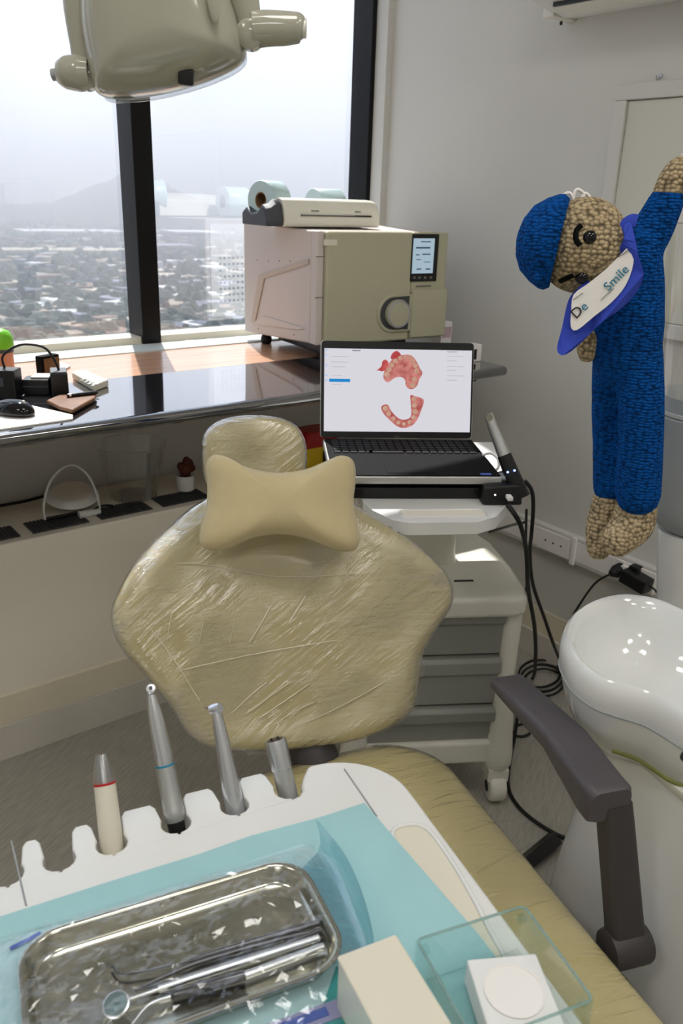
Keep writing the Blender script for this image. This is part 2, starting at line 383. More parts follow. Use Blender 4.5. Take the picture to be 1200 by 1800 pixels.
sbox('trim_1', 2.102, RWX, 2.52, 2.66, CT, WIN_HEAD, 'wall')
win = bpy.data.objects.new('window_1', None); COL.objects.link(win); struct(win)
MX = [-1.65, -.7, .245, 1.194]
for x in MX:
    MB().box((x, 2.635, (CT+WIN_HEAD)/2), (.066, .11, WIN_HEAD-CT)).build('mullion', 'frame', win, 0, .004)
MB().box((2.092, 2.635, (CT+WIN_HEAD)/2), (.02, .11, WIN_HEAD-CT)).build('jamb', 'frame', win, 0, .002)
MB().box((LX+.02, 2.635, (CT+WIN_HEAD)/2), (.04, .11, WIN_HEAD-CT)).build('jamb', 'frame', win, 0, .002)
MB().box(((LX+2.1)/2, 2.635, WIN_HEAD-.02), (2.1-LX, .11, .04)).build('head_rail', 'frame', win, 0, .002)
MB().box(((LX+2.1)/2, 2.64, CT+.012), (2.1-LX, .09, .024)).build('bottom_rail', 'ivory', win, 0, .002)
xs = [LX]+MX+[2.102]
for a, b in zip(xs[:-1], xs[1:]):
    MB().add([(a, 2.65, CT), (b, 2.65, CT), (b, 2.65, WIN_HEAD), (a, 2.65, WIN_HEAD)], [(0, 1, 2, 3)]).build('pane', M['glass'], win, 0)

# skirting and painted band on the right wall
sbox('baseboard_right', RWX-.012, RWX, BY, 2.07, 0, .10, 'skirting', None, .003)
sbox('trim_2', RWX-.006, RWX, BY, 2.07, .10, .19, 'casing_band', None, .002)

# convector casing under the window
cas = thing('convector_casing', 'long cream painted convector casing under the black counter', 'radiator cover', (.2, 2.22, 0))
f = LO(cas)
MB(f).box((-.235, 2.22, .3725), (4.73, .30, .525)).build('body', 'casing', cas, 0, .006)
MB(f).box((-.235, 2.215, .155), (4.73, .306, .09)).build('lower_band', 'casing_band', cas, 0, .002)
MB(f).box((-.235, 2.21, .055), (4.73, .302, .11)).build('plinth', 'skirting', cas, 0, .002)
gx = -1.2
while gx < 2.0:
    g = MB(f).box((gx, 2.140, .6365), (.155, .085, .003)).build('grille', 'grill', cas, 0)
    k = MB(f)
    for i in range(15): k.box((gx-.07+i*.01, 2.140, .639), (.003, .080, .004))
    k.build('grille_bars', 'charcoal', g, 0)
    gx += .188

# ------------------------------------------------------------------ ceiling light panels (seen as reflections in the lamp shell)
for i, (x, y) in enumerate(((-1.2, .5), (.4, .5), (-1.2, -1.2), (.4, -1.2), (1.5, -.5))):
    t = thing('ceiling_light', ['square ceiling light panel near the window, to the left', 'square ceiling light panel above the chair', 'square ceiling light panel at the back, to the left', 'square ceiling light panel behind the camera', 'square ceiling light panel near the right wall'][i], 'ceiling light', (x, y, CEIL), 0, 'ceiling light panels')
    f = LO(t)
    MB(f).box((x, y, CEIL-.006), (.60, .60, .012)).build('frame', 'white', t, 0, .002)
    MB(f).box((x, y, CEIL-.0135), (.54, .54, .003)).build('diffuser', M['panel'], t, 0)

# ================================================================== OUTSIDE
GZ = -62.0
ground_m = mat('city_ground', (150, 144, 136), .95, var=.35, nscale=.02)
hill_m = mat('hill_scrub', (60, 64, 60), .95, var=.3, nscale=.01)
roof_ms = [mat('roof_tan', (156, 142, 126), .9, var=.1), mat('roof_grey', (136, 138, 148), .9, var=.1), mat('roof_white', (214, 212, 208), .8, var=.05), mat('roof_terracotta', (130, 108, 98), .9, var=.1), mat('roof_dark', (96, 100, 112), .9, var=.1), mat('roof_sand', (188, 178, 160), .9, var=.1)]
tree_m = mat('city_tree', (84, 92, 84), .95, var=.3, nscale=.2)
g = MB().add([(-6000, 60, GZ), (9000, 60, GZ), (9000, 12000, GZ), (-6000, 12000, GZ)], [(0, 1, 2, 3)]).build('ground', ground_m, None, 0); struct(g)
def ext(px, py, z=GZ): return onz(px, py, z)
# hill behind the city, its skyline about 1.7 km away
hp = [(-160, 348), (-60, 352), (40, 357), (90, 352), (130, 338), (170, 322), (200, 310), (222, 303), (250, 303), (280, 316), (310, 331), (345, 346), (400, 356), (480, 360), (600, 366), (760, 372)]
rows = []
for fr, sc in ((1480, 0), (1560, .45), (1640, .85), (1700, 1), (1800, .9), (1950, .4), (2150, 0)):
    R = []
    for i in range(61):
        q = i/60*(len(hp)-1); k = min(int(q), len(hp)-2); x = hp[k][0]+(hp[k+1][0]-hp[k][0])*(q-k); y = hp[k][1]+(hp[k+1][1]-hp[k][1])*(q-k)
        p = onb(x, y, 1700); h = max(p.z-GZ, 2)+noise.noise((x*.05, 3, 1))*3
        b = onb(x, y, fr); R.append(Vector((b.x, b.y, GZ-2+h*sc+noise.noise((x*.03, fr*.004, 0))*4*sc)))
    rows.append(R)
hm = MB(); n = 61; hm.add([p for R in rows for p in R], [(i*n+j, i*n+j+1, (i+1)*n+j+1, (i+1)*n+j) for i in range(len(rows)-1) for j in range(n-1)])
struct(hm.build('hill', hill_m, None, 60))
# distinct buildings
def bld(px0, px1, pyb, h, depth, m, label, name='city_building', roof=None, rot=0):
    a, b = ext(px0, pyb), ext(px1, pyb)
    d = Vector((b.x-a.x, b.y-a.y, 0)); L = d.length; d.normalize(); c = (a+b)/2; nrm = Vector((-d.y, d.x, 0))
    t = thing(name, label, 'building', (c.x, c.y, GZ), math.atan2(d.y, d.x)+rot)
    MB().box((0, depth/2, h/2), (L, depth, h)).build('walls', m, t, 0)
    MB().box((0, depth/2, h+.6), (L*1.01, depth*1.02, 1.2)).build('roof', roof or m, t, 0)
    nw = max(3, int(L/9)); nf = max(1, int(h/5))
    for fl_ in range(min(nf, 6)):
        MB().box((0, -.06, h*(fl_+.55)/nf), (L*.92, .12, h/nf*.4)).build('window_band', roof_ms[4], t, 0)
    return t
bld(45, 222, 421, 9, 60, roof_ms[5], 'long low white-roofed hall on the left of the hazy city', roof=roof_ms[2])
bld(-30, 232, 458, 8, 36, roof_ms[5], 'very long pale roofed shed crossing the city left of the mullion', roof=roof_ms[5])
bld(275, 345, 452, 10, 40, roof_ms[0], 'tan flat-roofed block just right of the window mullion', roof=roof_ms[1])
bld(310, 390, 428, 13, 60, roof_ms[1], 'wide grey flat-roofed block left of the autoclave reflection', roof=roof_ms[2])
bld(-40, 12, 372, 66, 60, roof_ms[1], 'hazy grey tower at the far left edge of the skyline')
bld(382, 420, 377, 60, 60, roof_ms[1], 'hazy blue-grey tower standing left of the bag sealer')
bld(352, 380, 375, 44, 50, roof_ms[2], 'pale high-rise block on the skyline left of the grey tower')
bld(135, 165, 535, 9, 22, roof_ms[2], 'small white house among trees low in the left pane', roof=roof_ms[3])
bld(283, 312, 512, 9, 20, roof_ms[2], 'small white houses front beside the mullion in the right pane', roof=roof_ms[5])
bld(10, 190, 572, 5, 14, roof_ms[5], 'long pale bridge-like building low in the left pane', roof=roof_ms[2])
bld(300, 385, 560, 6, 24, roof_ms[0], 'tan roofed warehouse low in the right pane', roof=roof_ms[0])
# countless small houses and trees between
def city(seed, count, m, rmin, rmax, name, label, hmin, hmax, smin, smax):
    rnd = random.Random(seed); k = MB()
    for _ in range(count):
        d = rmin*(rmax/rmin)**rnd.random(); ang = math.radians(rnd.uniform(2, 48)); x, y = d*math.sin(ang), d*math.cos(ang)
        w, l, h = rnd.uniform(smin, smax), rnd.uniform(smin, smax*1.6), rnd.uniform(hmin, hmax)
        k.box((x, y, GZ+h/2), (w, l, h), Matrix.Rotation(rnd.choice((.3, .32, 1.87, 1.9, .1)), 3, 'Z'))
    o = k.build(name, m, None, 0); tag(o, label, 'houses', kind='stuff'); return o
names = ['tan', 'grey', 'white', 'terracotta', 'dark grey', 'sand-coloured']
for i, m in enumerate(roof_ms):
    city(20+i, 300, m, 300, 1500, 'city_houses', 'countless small %s roofed houses of the hazy city outside' % names[i], 4, 9, 6, 15)
rnd = random.Random(5); k = MB()
for _ in range(5000):
    d = 290*(1600/290)**rnd.random(); ang = math.radians(rnd.uniform(2, 48)); x, y = d*math.sin(ang), d*math.cos(ang); r = rnd.uniform(3, 8); hh = rnd.uniform(5, 12)
    k.lathe([(r*.5, 0), (r, hh*.35), (r*.8, hh*.7), (r*.3, hh)], 6, (x, y, GZ))
tag(k.build('city_trees', tree_m, None, 0), 'countless dark green trees between the houses of the hazy city', 'trees', kind='stuff')
# haze over the city: a real scattering volume
vm = bpy.data.materials.new('haze'); vm.use_nodes = True; t = vm.node_tree; t.nodes.clear()
o = t.nodes.new('ShaderNodeOutputMaterial'); vs = t.nodes.new('ShaderNodeVolumePrincipled'); vs.inputs['Density'].default_value = 1/880; vs.inputs['Anisotropy'].default_value = .4; vs.inputs['Color'].default_value = (.90, .93, 1, 1)
t.links.new(vs.outputs[0], o.inputs['Volume'])
hz = MB().box((1800, 3170, 93), (8000, 6000, 320)).build('haze', vm, None, 0); tag(hz, 'pale smog haze lying over the whole city', 'haze', kind='stuff')

# ================================================================== COUNTER
ct = thing('countertop', 'long black granite counter under the window with a wooden back strip', 'countertop', (.2, 2.1, CT-.03))
f = LO(ct)
pr = [(1.735, CT-.032), (1.724, CT-.026), (1.72, CT-.016), (1.724, CT-.005), (1.735, CT), (2.14, CT), (2.14, CT-.032)]
X0, X1 = -2.4, 1.985
MB(f).rings([[Vector((x, y, z)) for y, z in pr] for x in (X0, X1)]).build('granite_slab', 'granite', ct, 50, .004)
MB(f).box(((X0+X1)/2, 2.30, CT-.0165), (X1-X0, .318, .031)).build('wooden_strip', 'wood', ct, 0, .001)
MB(f).box(((X0+2.1)/2, 2.52, CT-.012), (2.1-X0, .116, .03)).build('sill_strip', 'sillmetal', ct, 0, .003)
for x in (-1.0, .2, 1.95):
    MB(f).box((x, 2.08, CT-.05), (.03, .5, .03)).build('bracket', 'black', ct, 0, .002)

# ================================================================== DENTAL CHAIR
R24 = -YAW+math.radians(24)
ch = thing('dental_chair', 'cream dental chair wrapped in clear plastic film with one dark grey armrest', 'dental chair', W(.05, .75, 0), R24)
f = LO(ch)
A, B = onb(480, 1310, 1.33), onb(480, 885, 1.47)
ang = math.radians(12); CU = RH*math.cos(ang)+FH*math.sin(ang)
CV = (B-A); CV = (CV-CU*CV.dot(CU)).normalized(); CN = CU.cross(CV)
def trace(pts, O, U, V, N, n=5):
    q = []
    for x, y in pts:
        p = onpl(x, y, O, N)-O; q.append((p.dot(U), p.dot(V)))
    return [(p.x, p.y) for p in cat_closed([(a, b, 0) for a, b in q], n)]
bk = [(350, 890), (300, 930), (244, 986), (210, 1040), (197, 1085), (214, 1135), (258, 1184), (303, 1240), (332, 1285), (372, 1308), (450, 1314), (540, 1309), (620, 1295), (686, 1270), (720, 1243), (729, 1200), (736, 1150), (760, 1105), (788, 1060), (788, 1020), (762, 985), (715, 945), (655, 907), (600, 878), (490, 868), (400, 870)]
o2 = trace(bk, A, CU, CV, CN)
cen = (.0, .24)
def sstep(a, b, x): t = min(1, max(0, (x-a)/(b-a))); return t*t*(3-2*t)
def bhf(u, v, sc, front):   # rolled border around a flatter middle panel
    return (1-.42*(1-sstep(.74, .90, sc))) if front else 1
def bk_cushion(off): return MB(f).cushion(o2, A, CU, CV, CN, .04, .05, 4.5, 3, cen, 9, off, bhf, (0, .12, .24, .36, .48, .6, .68, .73, .77, .81, .85, .89))
def bend(mb):   # the upper part leans further back
    iA = f(A); r3 = ch.matrix_basis.inverted().to_3x3(); lv, ln_ = r3 @ CV, r3 @ CN
    for i, v in enumerate(mb.v):
        q = (v-iA).dot(lv)-.24
        if q > 0: mb.v[i] = v-ln_*(1.1*q*q)
    return mb
bo = bend(bk_cushion(0)).build('backrest', 'leather', ch, 60)
wr = bend(bk_cushion(.003))
for i, v in enumerate(wr.v):
    w = noise.noise((v.x*30, v.y*30, v.z*90)); wr.v[i] = v+Vector((0, 0, 0))+(f(CAM)-v).normalized()*(.0015*w)
wr.build('plastic_wrap', M['wrap'], bo, 60)
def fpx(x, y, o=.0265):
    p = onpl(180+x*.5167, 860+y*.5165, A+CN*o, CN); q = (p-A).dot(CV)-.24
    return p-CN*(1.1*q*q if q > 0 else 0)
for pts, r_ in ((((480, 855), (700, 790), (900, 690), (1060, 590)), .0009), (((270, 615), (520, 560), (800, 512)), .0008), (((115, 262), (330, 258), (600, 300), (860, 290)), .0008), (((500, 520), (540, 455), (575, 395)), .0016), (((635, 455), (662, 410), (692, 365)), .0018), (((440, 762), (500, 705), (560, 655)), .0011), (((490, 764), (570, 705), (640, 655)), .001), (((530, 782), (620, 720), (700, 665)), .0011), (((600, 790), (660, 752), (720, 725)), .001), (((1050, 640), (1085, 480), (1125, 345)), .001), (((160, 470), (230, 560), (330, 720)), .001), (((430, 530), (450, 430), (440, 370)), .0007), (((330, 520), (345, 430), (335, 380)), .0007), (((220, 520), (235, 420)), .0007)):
    MB(f).tube(cat_open([fpx(*q) for q in pts], 6), r_, 6).build('film_fold_glint', M['fold_glint'], bo, 60)  # thin pale tubes draw the bright highlight streaks on the backrest wrap
hem = [(345, 1296), (420, 1316), (520, 1316), (600, 1304), (680, 1276), (722, 1246), (732, 1200), (738, 1150)]
P0 = cat_open([onb(x, y, 1.335+(x-480)*.00018) for x, y in hem], 8); rg = random.Random(3); g = MB(f); n = len(P0)
P1 = [p+(CN*-.02)+((p-(A+CV*.2)).normalized())*(.010+.012*rg.random()) for p in P0]; P2 = [p+CN*-.03 for p in P0]
g.add(P2+P0+P1, [(i*n+j, i*n+j+1, (i+1)*n+j+1, (i+1)*n+j) for i in range(2) for j in range(n-1)]); g.build('film_hem', film('hem_film', (.93, .93, .91), .12, .9, .14, .6, 30, bdist=.01), bo, 180)
HA, HB = onb(450, 860, 1.50), onb(450, 735, 1.53)
HV = (HB-HA); HV = (HV-CU*HV.dot(CU)).normalized(); HN = CU.cross(HV)
hd = [(357, 800), (361, 765), (386, 742), (430, 733), (482, 735), (516, 748), (533, 775), (536, 815), (530, 855), (490, 878), (400, 876), (363, 845)]
h2 = trace(hd, HA, CU, HV, HN)
hc = (0, .06)
def hhf(u, v, sc, front): return 1-.3*(1-sc) if front else 1
ho = MB(f).cushion(h2, HA, CU, HV, HN, .03, .04, 3.2, 3, hc, 8, 0, hhf, (0, .2, .4, .6)).build('headrest', 'leather', ch, 60)
wr = MB(f).cushion(h2, HA, CU, HV, HN, .03, .04, 3.2, 3, hc, 8, .003, hhf, (0, .2, .4, .6))
wr.build('plastic_wrap', M['wrap'], ho, 60)
MB(f).box(HA-HN*.03+HV*-.05, (.09, .02, .16)).build('headrest_stem', 'armpost', ch, 0, .006)
# seat, laid out in the chair frame
def CF(u, v, z):  # u to the right of the chair axis, v along it (away)
    c, s = math.cos(math.radians(24)), math.sin(math.radians(24)); return W(u*c-v*s, u*s+v*c, z)
so = [(u, v) for u, v in rrect(.30, -.35, .742, 1.235, .13, 8)]
SO = CF(0, 0, .455); SU = CF(1, 0, .455)-SO; SV = CF(0, 1, .455)-SO
def shf(u, v, sc, front): return 1+.10*math.sin(v*9) if front else 1
st = MB(f).cushion(so, SO, SU, SV, (0, 0, 1), .05, .07, 4, 3, (.52, .45), 8, 0, shf, (0, .15, .3, .45, .6, .7, .8)).build('seat', 'leather', ch, 60)
MB(f).cushion(so, SO, SU, SV, (0, 0, 1), .05, .07, 4, 3, (.52, .45), 8, .003, shf, (0, .15, .3, .45, .6, .7, .8)).build('plastic_wrap', M['wrap_seat'], st, 60)
for a_, b_ in (((815, 1462), (905, 1440)), ((838, 1535), (942, 1480))):   # folds of the film across the seat
    p, q = onz(*a_, .512), onz(*b_, .508)
    MB(f).tube(cat_open([p, (p+q)/2+Vector((0, 0, .004)), q]), .0018, 6).build('film_fold_glint', M['wrap_seat'], st, 60)
# frame under the cushions
cb = (CF(.52, 1.13, .28))
MB(f).box(CF(.52, .6, .33), (.30, 1.2, .10), Matrix.Rotation(R24, 3, 'Z')).build('seat_frame', 'white', ch, 0, .02, 3)
pm = MB(f); pm.tube([CF(.52, 1.16, .34), CF(.52, 1.23, .44), A+(B-A)*.3-CN*.07+CU*.02], [.05, .05, .035], 14); pm.build('hinge_arm', 'armpost', ch, 50)
MB(f).box(CF(.52, .55, .16), (.24, .5, .28), Matrix.Rotation(R24, 3, 'Z')).build('pedestal', 'white', ch, 0, .03, 3)
MB(f).box(CF(.56, .72, .012), (.50, .9, .024), Matrix.Rotation(R24, 3, 'Z')).build('floor_plate', 'black', ch, 0, .008)
fb0, fb1 = CF(.80, 1.14, .02), onz(975, 1474, .02)
MB(f).tube([fb0, fb1], .022, 4, True, .9, (0, 0, 1)).build('floor_foot', 'black', ch, 0)
# armrest
fl_, fr_ = onz(862, 1192, .735), onz(921, 1184, .735); nl, nr = onz(1034, 1388, .735), onz(1112, 1374, .735)
ml, mr = onz(955, 1285, .742), onz(1035, 1280, .742)
def sec(l, r, th):
    c = (l+r)/2; w = (r-l)
    pts = rrect(-.5, -th, .5, 0, .012/ max(w.length, .01) if False else .18, 4)
    return [c+w*u+Vector((0, 0, v)) for u, v in [(x*1.0, y) for x, y in [(a, b) for a, b in pts2(w.length, th)]]]
def pts2(wl, th):
    r = min(.014, th*.45); return [(x/wl, y) for x, y in rrect(-wl/2, -th, wl/2, 0, r, 4)]
d = (nl-fl_).normalized()
ss = [(fl_-d*.006+(fr_-fl_)*.15, fr_-d*.006-(fr_-fl_)*.15, .014, -.006), (fl_, fr_, .024, 0), (ml, mr, .036, 0), (nl-d*.02, nr-d*.02, .058, 0), (nl, nr, .058, -.001), (nl+d*.007+(nr-nl)*.05, nr+d*.007-(nr-nl)*.05, .05, -.005)]
am = MB(f).rings([[p+Vector((0, 0, dz)) for p in sec(l, r, th)] for l, r, th, dz in ss]).build('armrest', 'armrest', ch, 50)
tp = onz(1078, 1405, .70); bt = onz(1100, 1662, .46); w = (nr-nl).normalized()
def psec(c, hw, hd):
    dd = Vector((-w.y, w.x, 0)); return [c+w*x+dd*y for x, y in rrect(-hw, -hd, hw, hd, .009, 4)]
MB(f).rings([psec(tp+(bt-tp)*t, hw, .018) for t, hw in ((0, .024), (.15, .025), (.5, .026), (.8, .027), (1, .029))]).build('armrest_post', 'armpost', am, 50)
MB(f).lathe([(.02, -.036), (.029, -.033), (.031, -.026), (.031, .026), (.029, .031), (.02, .033)], 28, bt+Vector((0, 0, .0)), w).build('armrest_pivot', 'armpost', am, 50)

# bone pillow
PA, PB = onb(490, 965, 1.362), onb(490, 805, 1.43)
PV = (PB-PA); PV = (PV-CU*PV.dot(CU)).normalized(); PN = CU.cross(PV)
pp = [(363, 818), (375, 801), (400, 805), (432, 822), (480, 832), (530, 828), (568, 814), (598, 802), (619, 810), (624, 840), (620, 885), (628, 930), (629, 957), (614, 968), (585, 964), (540, 946), (490, 938), (442, 945), (402, 962), (372, 966), (353, 955), (354, 925), (364, 890), (365, 850)]
p2 = trace(pp, PA, CU, PV, PN, 4)
pl = MB().cushion(p2, PA, CU, PV, PN, .05, .026, 2.3, 2.4, (sum(p[0] for p in p2)/len(p2), sum(p[1] for p in p2)/len(p2)), 9, 0, None, (0, .2, .4)).build('bone_pillow', 'velour', None, 80)
tag(solo(pl, PA), 'small bone-shaped cream velour pillow leaning on the chair backrest', 'pillow')
sm = MB(); sm.tube([PA+CU*a+PV*b - pl.location for a, b in p2], .0014, 6, closed=True); sm.build('seam', 'velour', pl, 60)

# ================================================================== CART
RC = -YAW+math.radians(7)
cart = thing('equipment_cart', 'white plastic equipment cart with grey drawers standing behind the chair', 'cart', W(.22, 1.98, 0), RC)
f = LO(cart); inv = cart.matrix_basis
def CW(x, y, z): return inv @ Vector((x, y, z))
def lpx(px_, py_, yl):   # pixel on the cart's local plane y=yl -> local point
    return f(onpl(px_, py_, CW(0, yl, 0), inv.to_3x3() @ Vector((0, 1, 0))))
ZT = .615
top = MB(); out = [(-.235, .24), (-.235, -.19), (-.225, -.215), (-.20, -.225), (.185, -.225), (.212, -.212), (.22, -.185), (.225, -.05), (.215, .12), (.185, .215), (.15, .24)]
top.prism([(x, y, ZT-.055) for x, y in out], (0, 0, .055)).build('worktop', 'cream', cart, 0, .014, 4)
MB().box((.075, -.125, ZT+.0005), (.05, .009, .002)).build('card_slot', 'black', cart, 0, .0008)
for s in (-1, 1):
    for yy in (-.185, .18):
        lg = MB(); lg.tube([(s*.19, yy, ZT-.05), (s*.188, yy, .35), (s*.185, yy, .22)], [.024, .023, .026], 16, True, 1.0)
        lg.build('leg', 'cream', cart, 50)
        fo = MB(); fo.lathe([(.026, .30), (.030, .24), (.034, .19), (.038, .15), (.038, .115), (.03, .10)], 20, (s*.192, yy, 0)); fo.build('foot_sleeve', 'cream', cart, 50)
        cs = MB(); cs.box((s*.192, yy, .085), (.056, .06, .04)); cs.lathe([(.012, -.024), (.038, -.022), (.042, -.012), (.042, .012), (.038, .022), (.012, .024)], 22, (s*.192-.0, yy-.010, .043), (1, 0, 0))
        c2 = cs.build('caster', 'cream', cart, 40, .004)
        MB().lathe([(.008, -.0255), (.016, -.025), (.016, .025), (.008, .0255)], 16, (s*.192, yy-.010, .043), (1, 0, 0)).build('caster_hub', 'black', c2, 40)
MB().box((0, -.005, .155), (.40, .40, .07)).build('lower_shelf', 'cream', cart, 0, .012, 3)
MB().box((0, .01, .375), (.345, .36, .36)).build('drawer_case', 'drawer', cart, 0, .004)
zs = [lpx(880, 1063, -.19).z, lpx(870, 1152, -.19).z, lpx(862, 1239, -.19).z, lpx(856, 1313, -.19).z]
for i in range(3):
    z1, z0 = zs[i], zs[i+1]+.006
    P = [(-.195, z0), (-.20, z0+.004)]
    prof = [(-.172, z0), (-.19, z0), (-.192, z0+(z1-z0)*.60), (-.205, z0+(z1-z0)*.68), (-.207, z1-.012), (-.198, z1-.002), (-.172, z1)]
    dr = MB(); dr.rings([[Vector((x, y, z)) for y, z in prof] for x in (-.168, .168)]).build('drawer', 'drawer', cart, 30, .002)
# upper tray with handle, column
col = MB(); col.rings([[Vector((-.02+x*sx, .03+y*sx, z)) for x, y in rrect(-.10, -.06, .10, .06, .03, 5)] for z, sx in ((ZT-.01, 1.06), (ZT+.03, 1.0), (.80, 1.0), (.868, 1.05))]).build('column', 'cream', cart, 50)
TZ = .885
hx = [onz(640, 884, TZ), onz(655, 897, TZ), onz(690, 914, TZ), onz(720, 919, TZ), onz(840, 917, TZ), onz(872, 908, TZ), onz(888, 890, TZ), onz(905, 882, TZ)]
tr_out = [f(p) for p in hx]
xl = tr_out[0].x
back = [(tr_out[-1].x+.03, -.11), (.235, .18), (-.21, .18), (-.21, tr_out[0].y)]
pts = [(p.x, p.y) for p in tr_out]+back
s1, s2, s3, s4 = [f(onz(x, y, TZ)) for x, y in ((703, 901), (718, 910), (838, 908), (850, 899))]
tm = MB(); tm.prism([(x, y, TZ-.028) for x, y in pts], (0, 0, .028)).build('upper_tray', 'white', cart, 0, .009, 3)
# the grip opening shown as a recessed slot
sl = rrect(s1.x, min(s2.y, s3.y), s4.x, max(s1.y, s4.y)+.01, .010, 5)
MB().prism([(x, y, TZ-.002) for x, y in sl], (0, 0, .0026)).build('grip_slot', 'casing', cart, 0)
rm = MB(); rm.tube([(x, y, TZ+.0005) for x, y in sl], .0022, 6, closed=True); rm.build('grip_rim', 'white', cart, 60)

# ------------------------------------------------------------------ laptop on a black riser
LZ = .945
hl, hr = onz(567, 770, LZ), onz(830, 772, LZ); lfr = onz(872, 835, LZ)
lx = (hr-hl); lw = lx.length; lx.normalize(); ly = Vector((-lx.y, lx.x, 0)); rzl = math.atan2(lx.y, lx.x)
ld = .29
ris = thing('laptop_riser', 'flat black riser box on the cart under the laptop', 'stand', (hl+hr)/2-ly*ld*.52-Vector((0, 0, LZ-TZ-.0005)), rzl)
MB().box((.0, 0, .013), (lw*.93, .24, .026)).build('body', 'black', ris, 0, .003)
MB().box((.0, 0, .032), (lw*.90, .23, .010)).build('cover', 'blackmat', ris, 0, .003)
lap = thing('laptop', 'open laptop on the cart showing a scan of two dental arches', 'laptop', (hl+hr)/2-ly*ld/2+Vector((0, 0, -.021)), rzl)
g_ = .0225
bs = MB().box((0, 0, g_/2-.002), (lw, ld, .018)).build('base', 'silver', lap, 0, .004, 3)
bs.location.z = .001
MB().box((lw/2-.035, -ld/2+.012, .0208), (.024, .012, .0006)).build('blue_sticker', 'blue', bs, 0)
MB().box((0, -.002, .0195), (lw-.008, ld-.01, .002)).build('palm_rest', 'blackmat', bs, 0, .0008)
MB().box((-.01, -.095, .0208), (.105, .065, .0008)).build('touchpad', 'blackmat', bs, 0)
km = MB().box((0, 0, 0), (.0152, .0142, .0025)).build('key', 'key', bs, 0, .0006, 1)
first = True
kw = .0188
ncol = int((lw-.03)/kw)
for r_ in range(6):
    for c_ in range(ncol):
        if r_ == 5 and 4 < c_ < 9 and c_ != 6: continue
        k = km if first else km.copy()
        if not first: COL.objects.link(k)
        k.parent = bs; k.location = ((c_-(ncol-1)/2)*kw, .118-r_*.0185, .0215); first = False
        if r_ == 5 and c_ == 6: k.scale = (5.6, 1, 1)
# lid: local plane hinged at the back
tl = onb(563, 601, 2.0)
til = math.radians(14)
hz_ = .0205
nrm = Matrix.Rotation(rzl, 3, 'Z') @ Vector((0, -math.cos(til), math.sin(til)))
hp0 = lap.matrix_basis @ Vector((0, ld/2, hz_))
fL = LO(lap)
upv = Vector((0, math.sin(til), math.cos(til)))
def lidp(px_, py_):   # pixel on the lid -> (x, s)
    p = fL(onpl(px_, py_, hp0, nrm)); return p.x, (p-Vector((0, ld/2, hz_))).dot(upv)
x0, _ = lidp(563, 690); x1, _ = lidp(831, 690); _, s1_ = lidp(697, 601)
def LP(x, s, o=0): return Vector((x, ld/2, hz_))+upv*s+Vector((0, -math.cos(til), math.sin(til)))*o
def lquad(mb, xa, sa, xb, sb, o0, o1):
    return mb.hexa([LP(xa, sa, o0), LP(xb, sa, o0), LP(xa, sa, o1), LP(xb, sa, o1), LP(xa, sb, o0), LP(xb, sb, o0), LP(xa, sb, o1), LP(xb, sb, o1)])
ldm = MB(); pr_ = rrect(x0, .002, x1, s1_, .008, 4); ldm.prism([LP(x, s, -.006) for x, s in pr_], LP(0, 0, 0)-LP(0, 0, -.0055))
lid = ldm.build('lid', 'silver', lap, 0, .001)
bz = MB(); bz.prism([LP(x*.992+(x0+x1)/2*.008, s, -.0005) for x, s in pr_], LP(0, 0, .0015)-LP(0, 0, 0)); bz.build('bezel', 'black', lid, 0)
da, db = lidp(570, 612), lidp(825, 760)
scr = MB().add([LP(da[0], db[1], .0013), LP(db[0], db[1], .0013), LP(db[0], da[1], .0013), LP(da[0], da[1], .0013)], [(0, 1, 2, 3)]).build('screen', M['screen'], lid, 0)
def srect(xa, ya, xb, yb, m, name, o=.0016):
    a, b = lidp(xa, ya), lidp(xb, yb); MB().add([LP(a[0], b[1], o), LP(b[0], b[1], o), LP(b[0], a[1], o), LP(a[0], a[1], o)], [(0, 1, 2, 3)]).build(name, m, scr, 0)
def cpx(x, y): return 560+x*280/1200, 600+y*180/771     # coordinates measured in an enlarged crop of the screen
srect(*cpx(78, 281), *cpx(236, 307), M['scr_blue'], 'menu_bar')
for (a, b, c, d_) in ((90, 112, 222, 118), (90, 152, 222, 158), (100, 190, 200, 195), (100, 255, 180, 259), (100, 322, 170, 326)): srect(*cpx(a, b), *cpx(c, d_), M['scr_grey'], 'menu_line')
srect(*cpx(252, 65), *cpx(314, 74), M['scr_text'], 'title_line')
for i, yy in enumerate((78, 112, 144, 188, 216, 258, 290)): srect(*cpx(965, yy), *cpx(1095 if i % 2 else 1040, yy+5), M['scr_grey' if i else 'scr_text'], 'list_line')
for yy in (65, 102, 180, 255, 292): srect(*cpx(50, yy-6), *cpx(62, yy+6), M['scr_ltblue'], 'menu_icon')
def spoly(pts, m, name, o=.0018, n=3):
    P = [LP(*lidp(*cpx(x, y)), o) for x, y in pts]; P = cat_closed(P, n) if n else P; MB().add(P, [tuple(range(len(P)))]).build(name, m, scr, 0)
spoly([(436, 218), (470, 190), (480, 150), (505, 138), (525, 165), (520, 205), (480, 225), (450, 220)], M['gum_dark'], 'arch_scan')
spoly([(545, 135), (550, 95), (585, 72), (615, 95), (610, 130)], M['gum_dark'], 'arch_scan')
spoly([(485, 275), (500, 210), (540, 150), (590, 118), (640, 102), (700, 108), (740, 160), (762, 205), (780, 240), (755, 290), (735, 340), (690, 362), (655, 335), (650, 295), (625, 270), (580, 272), (540, 298), (515, 308)], M['gum'], 'arch_scan')
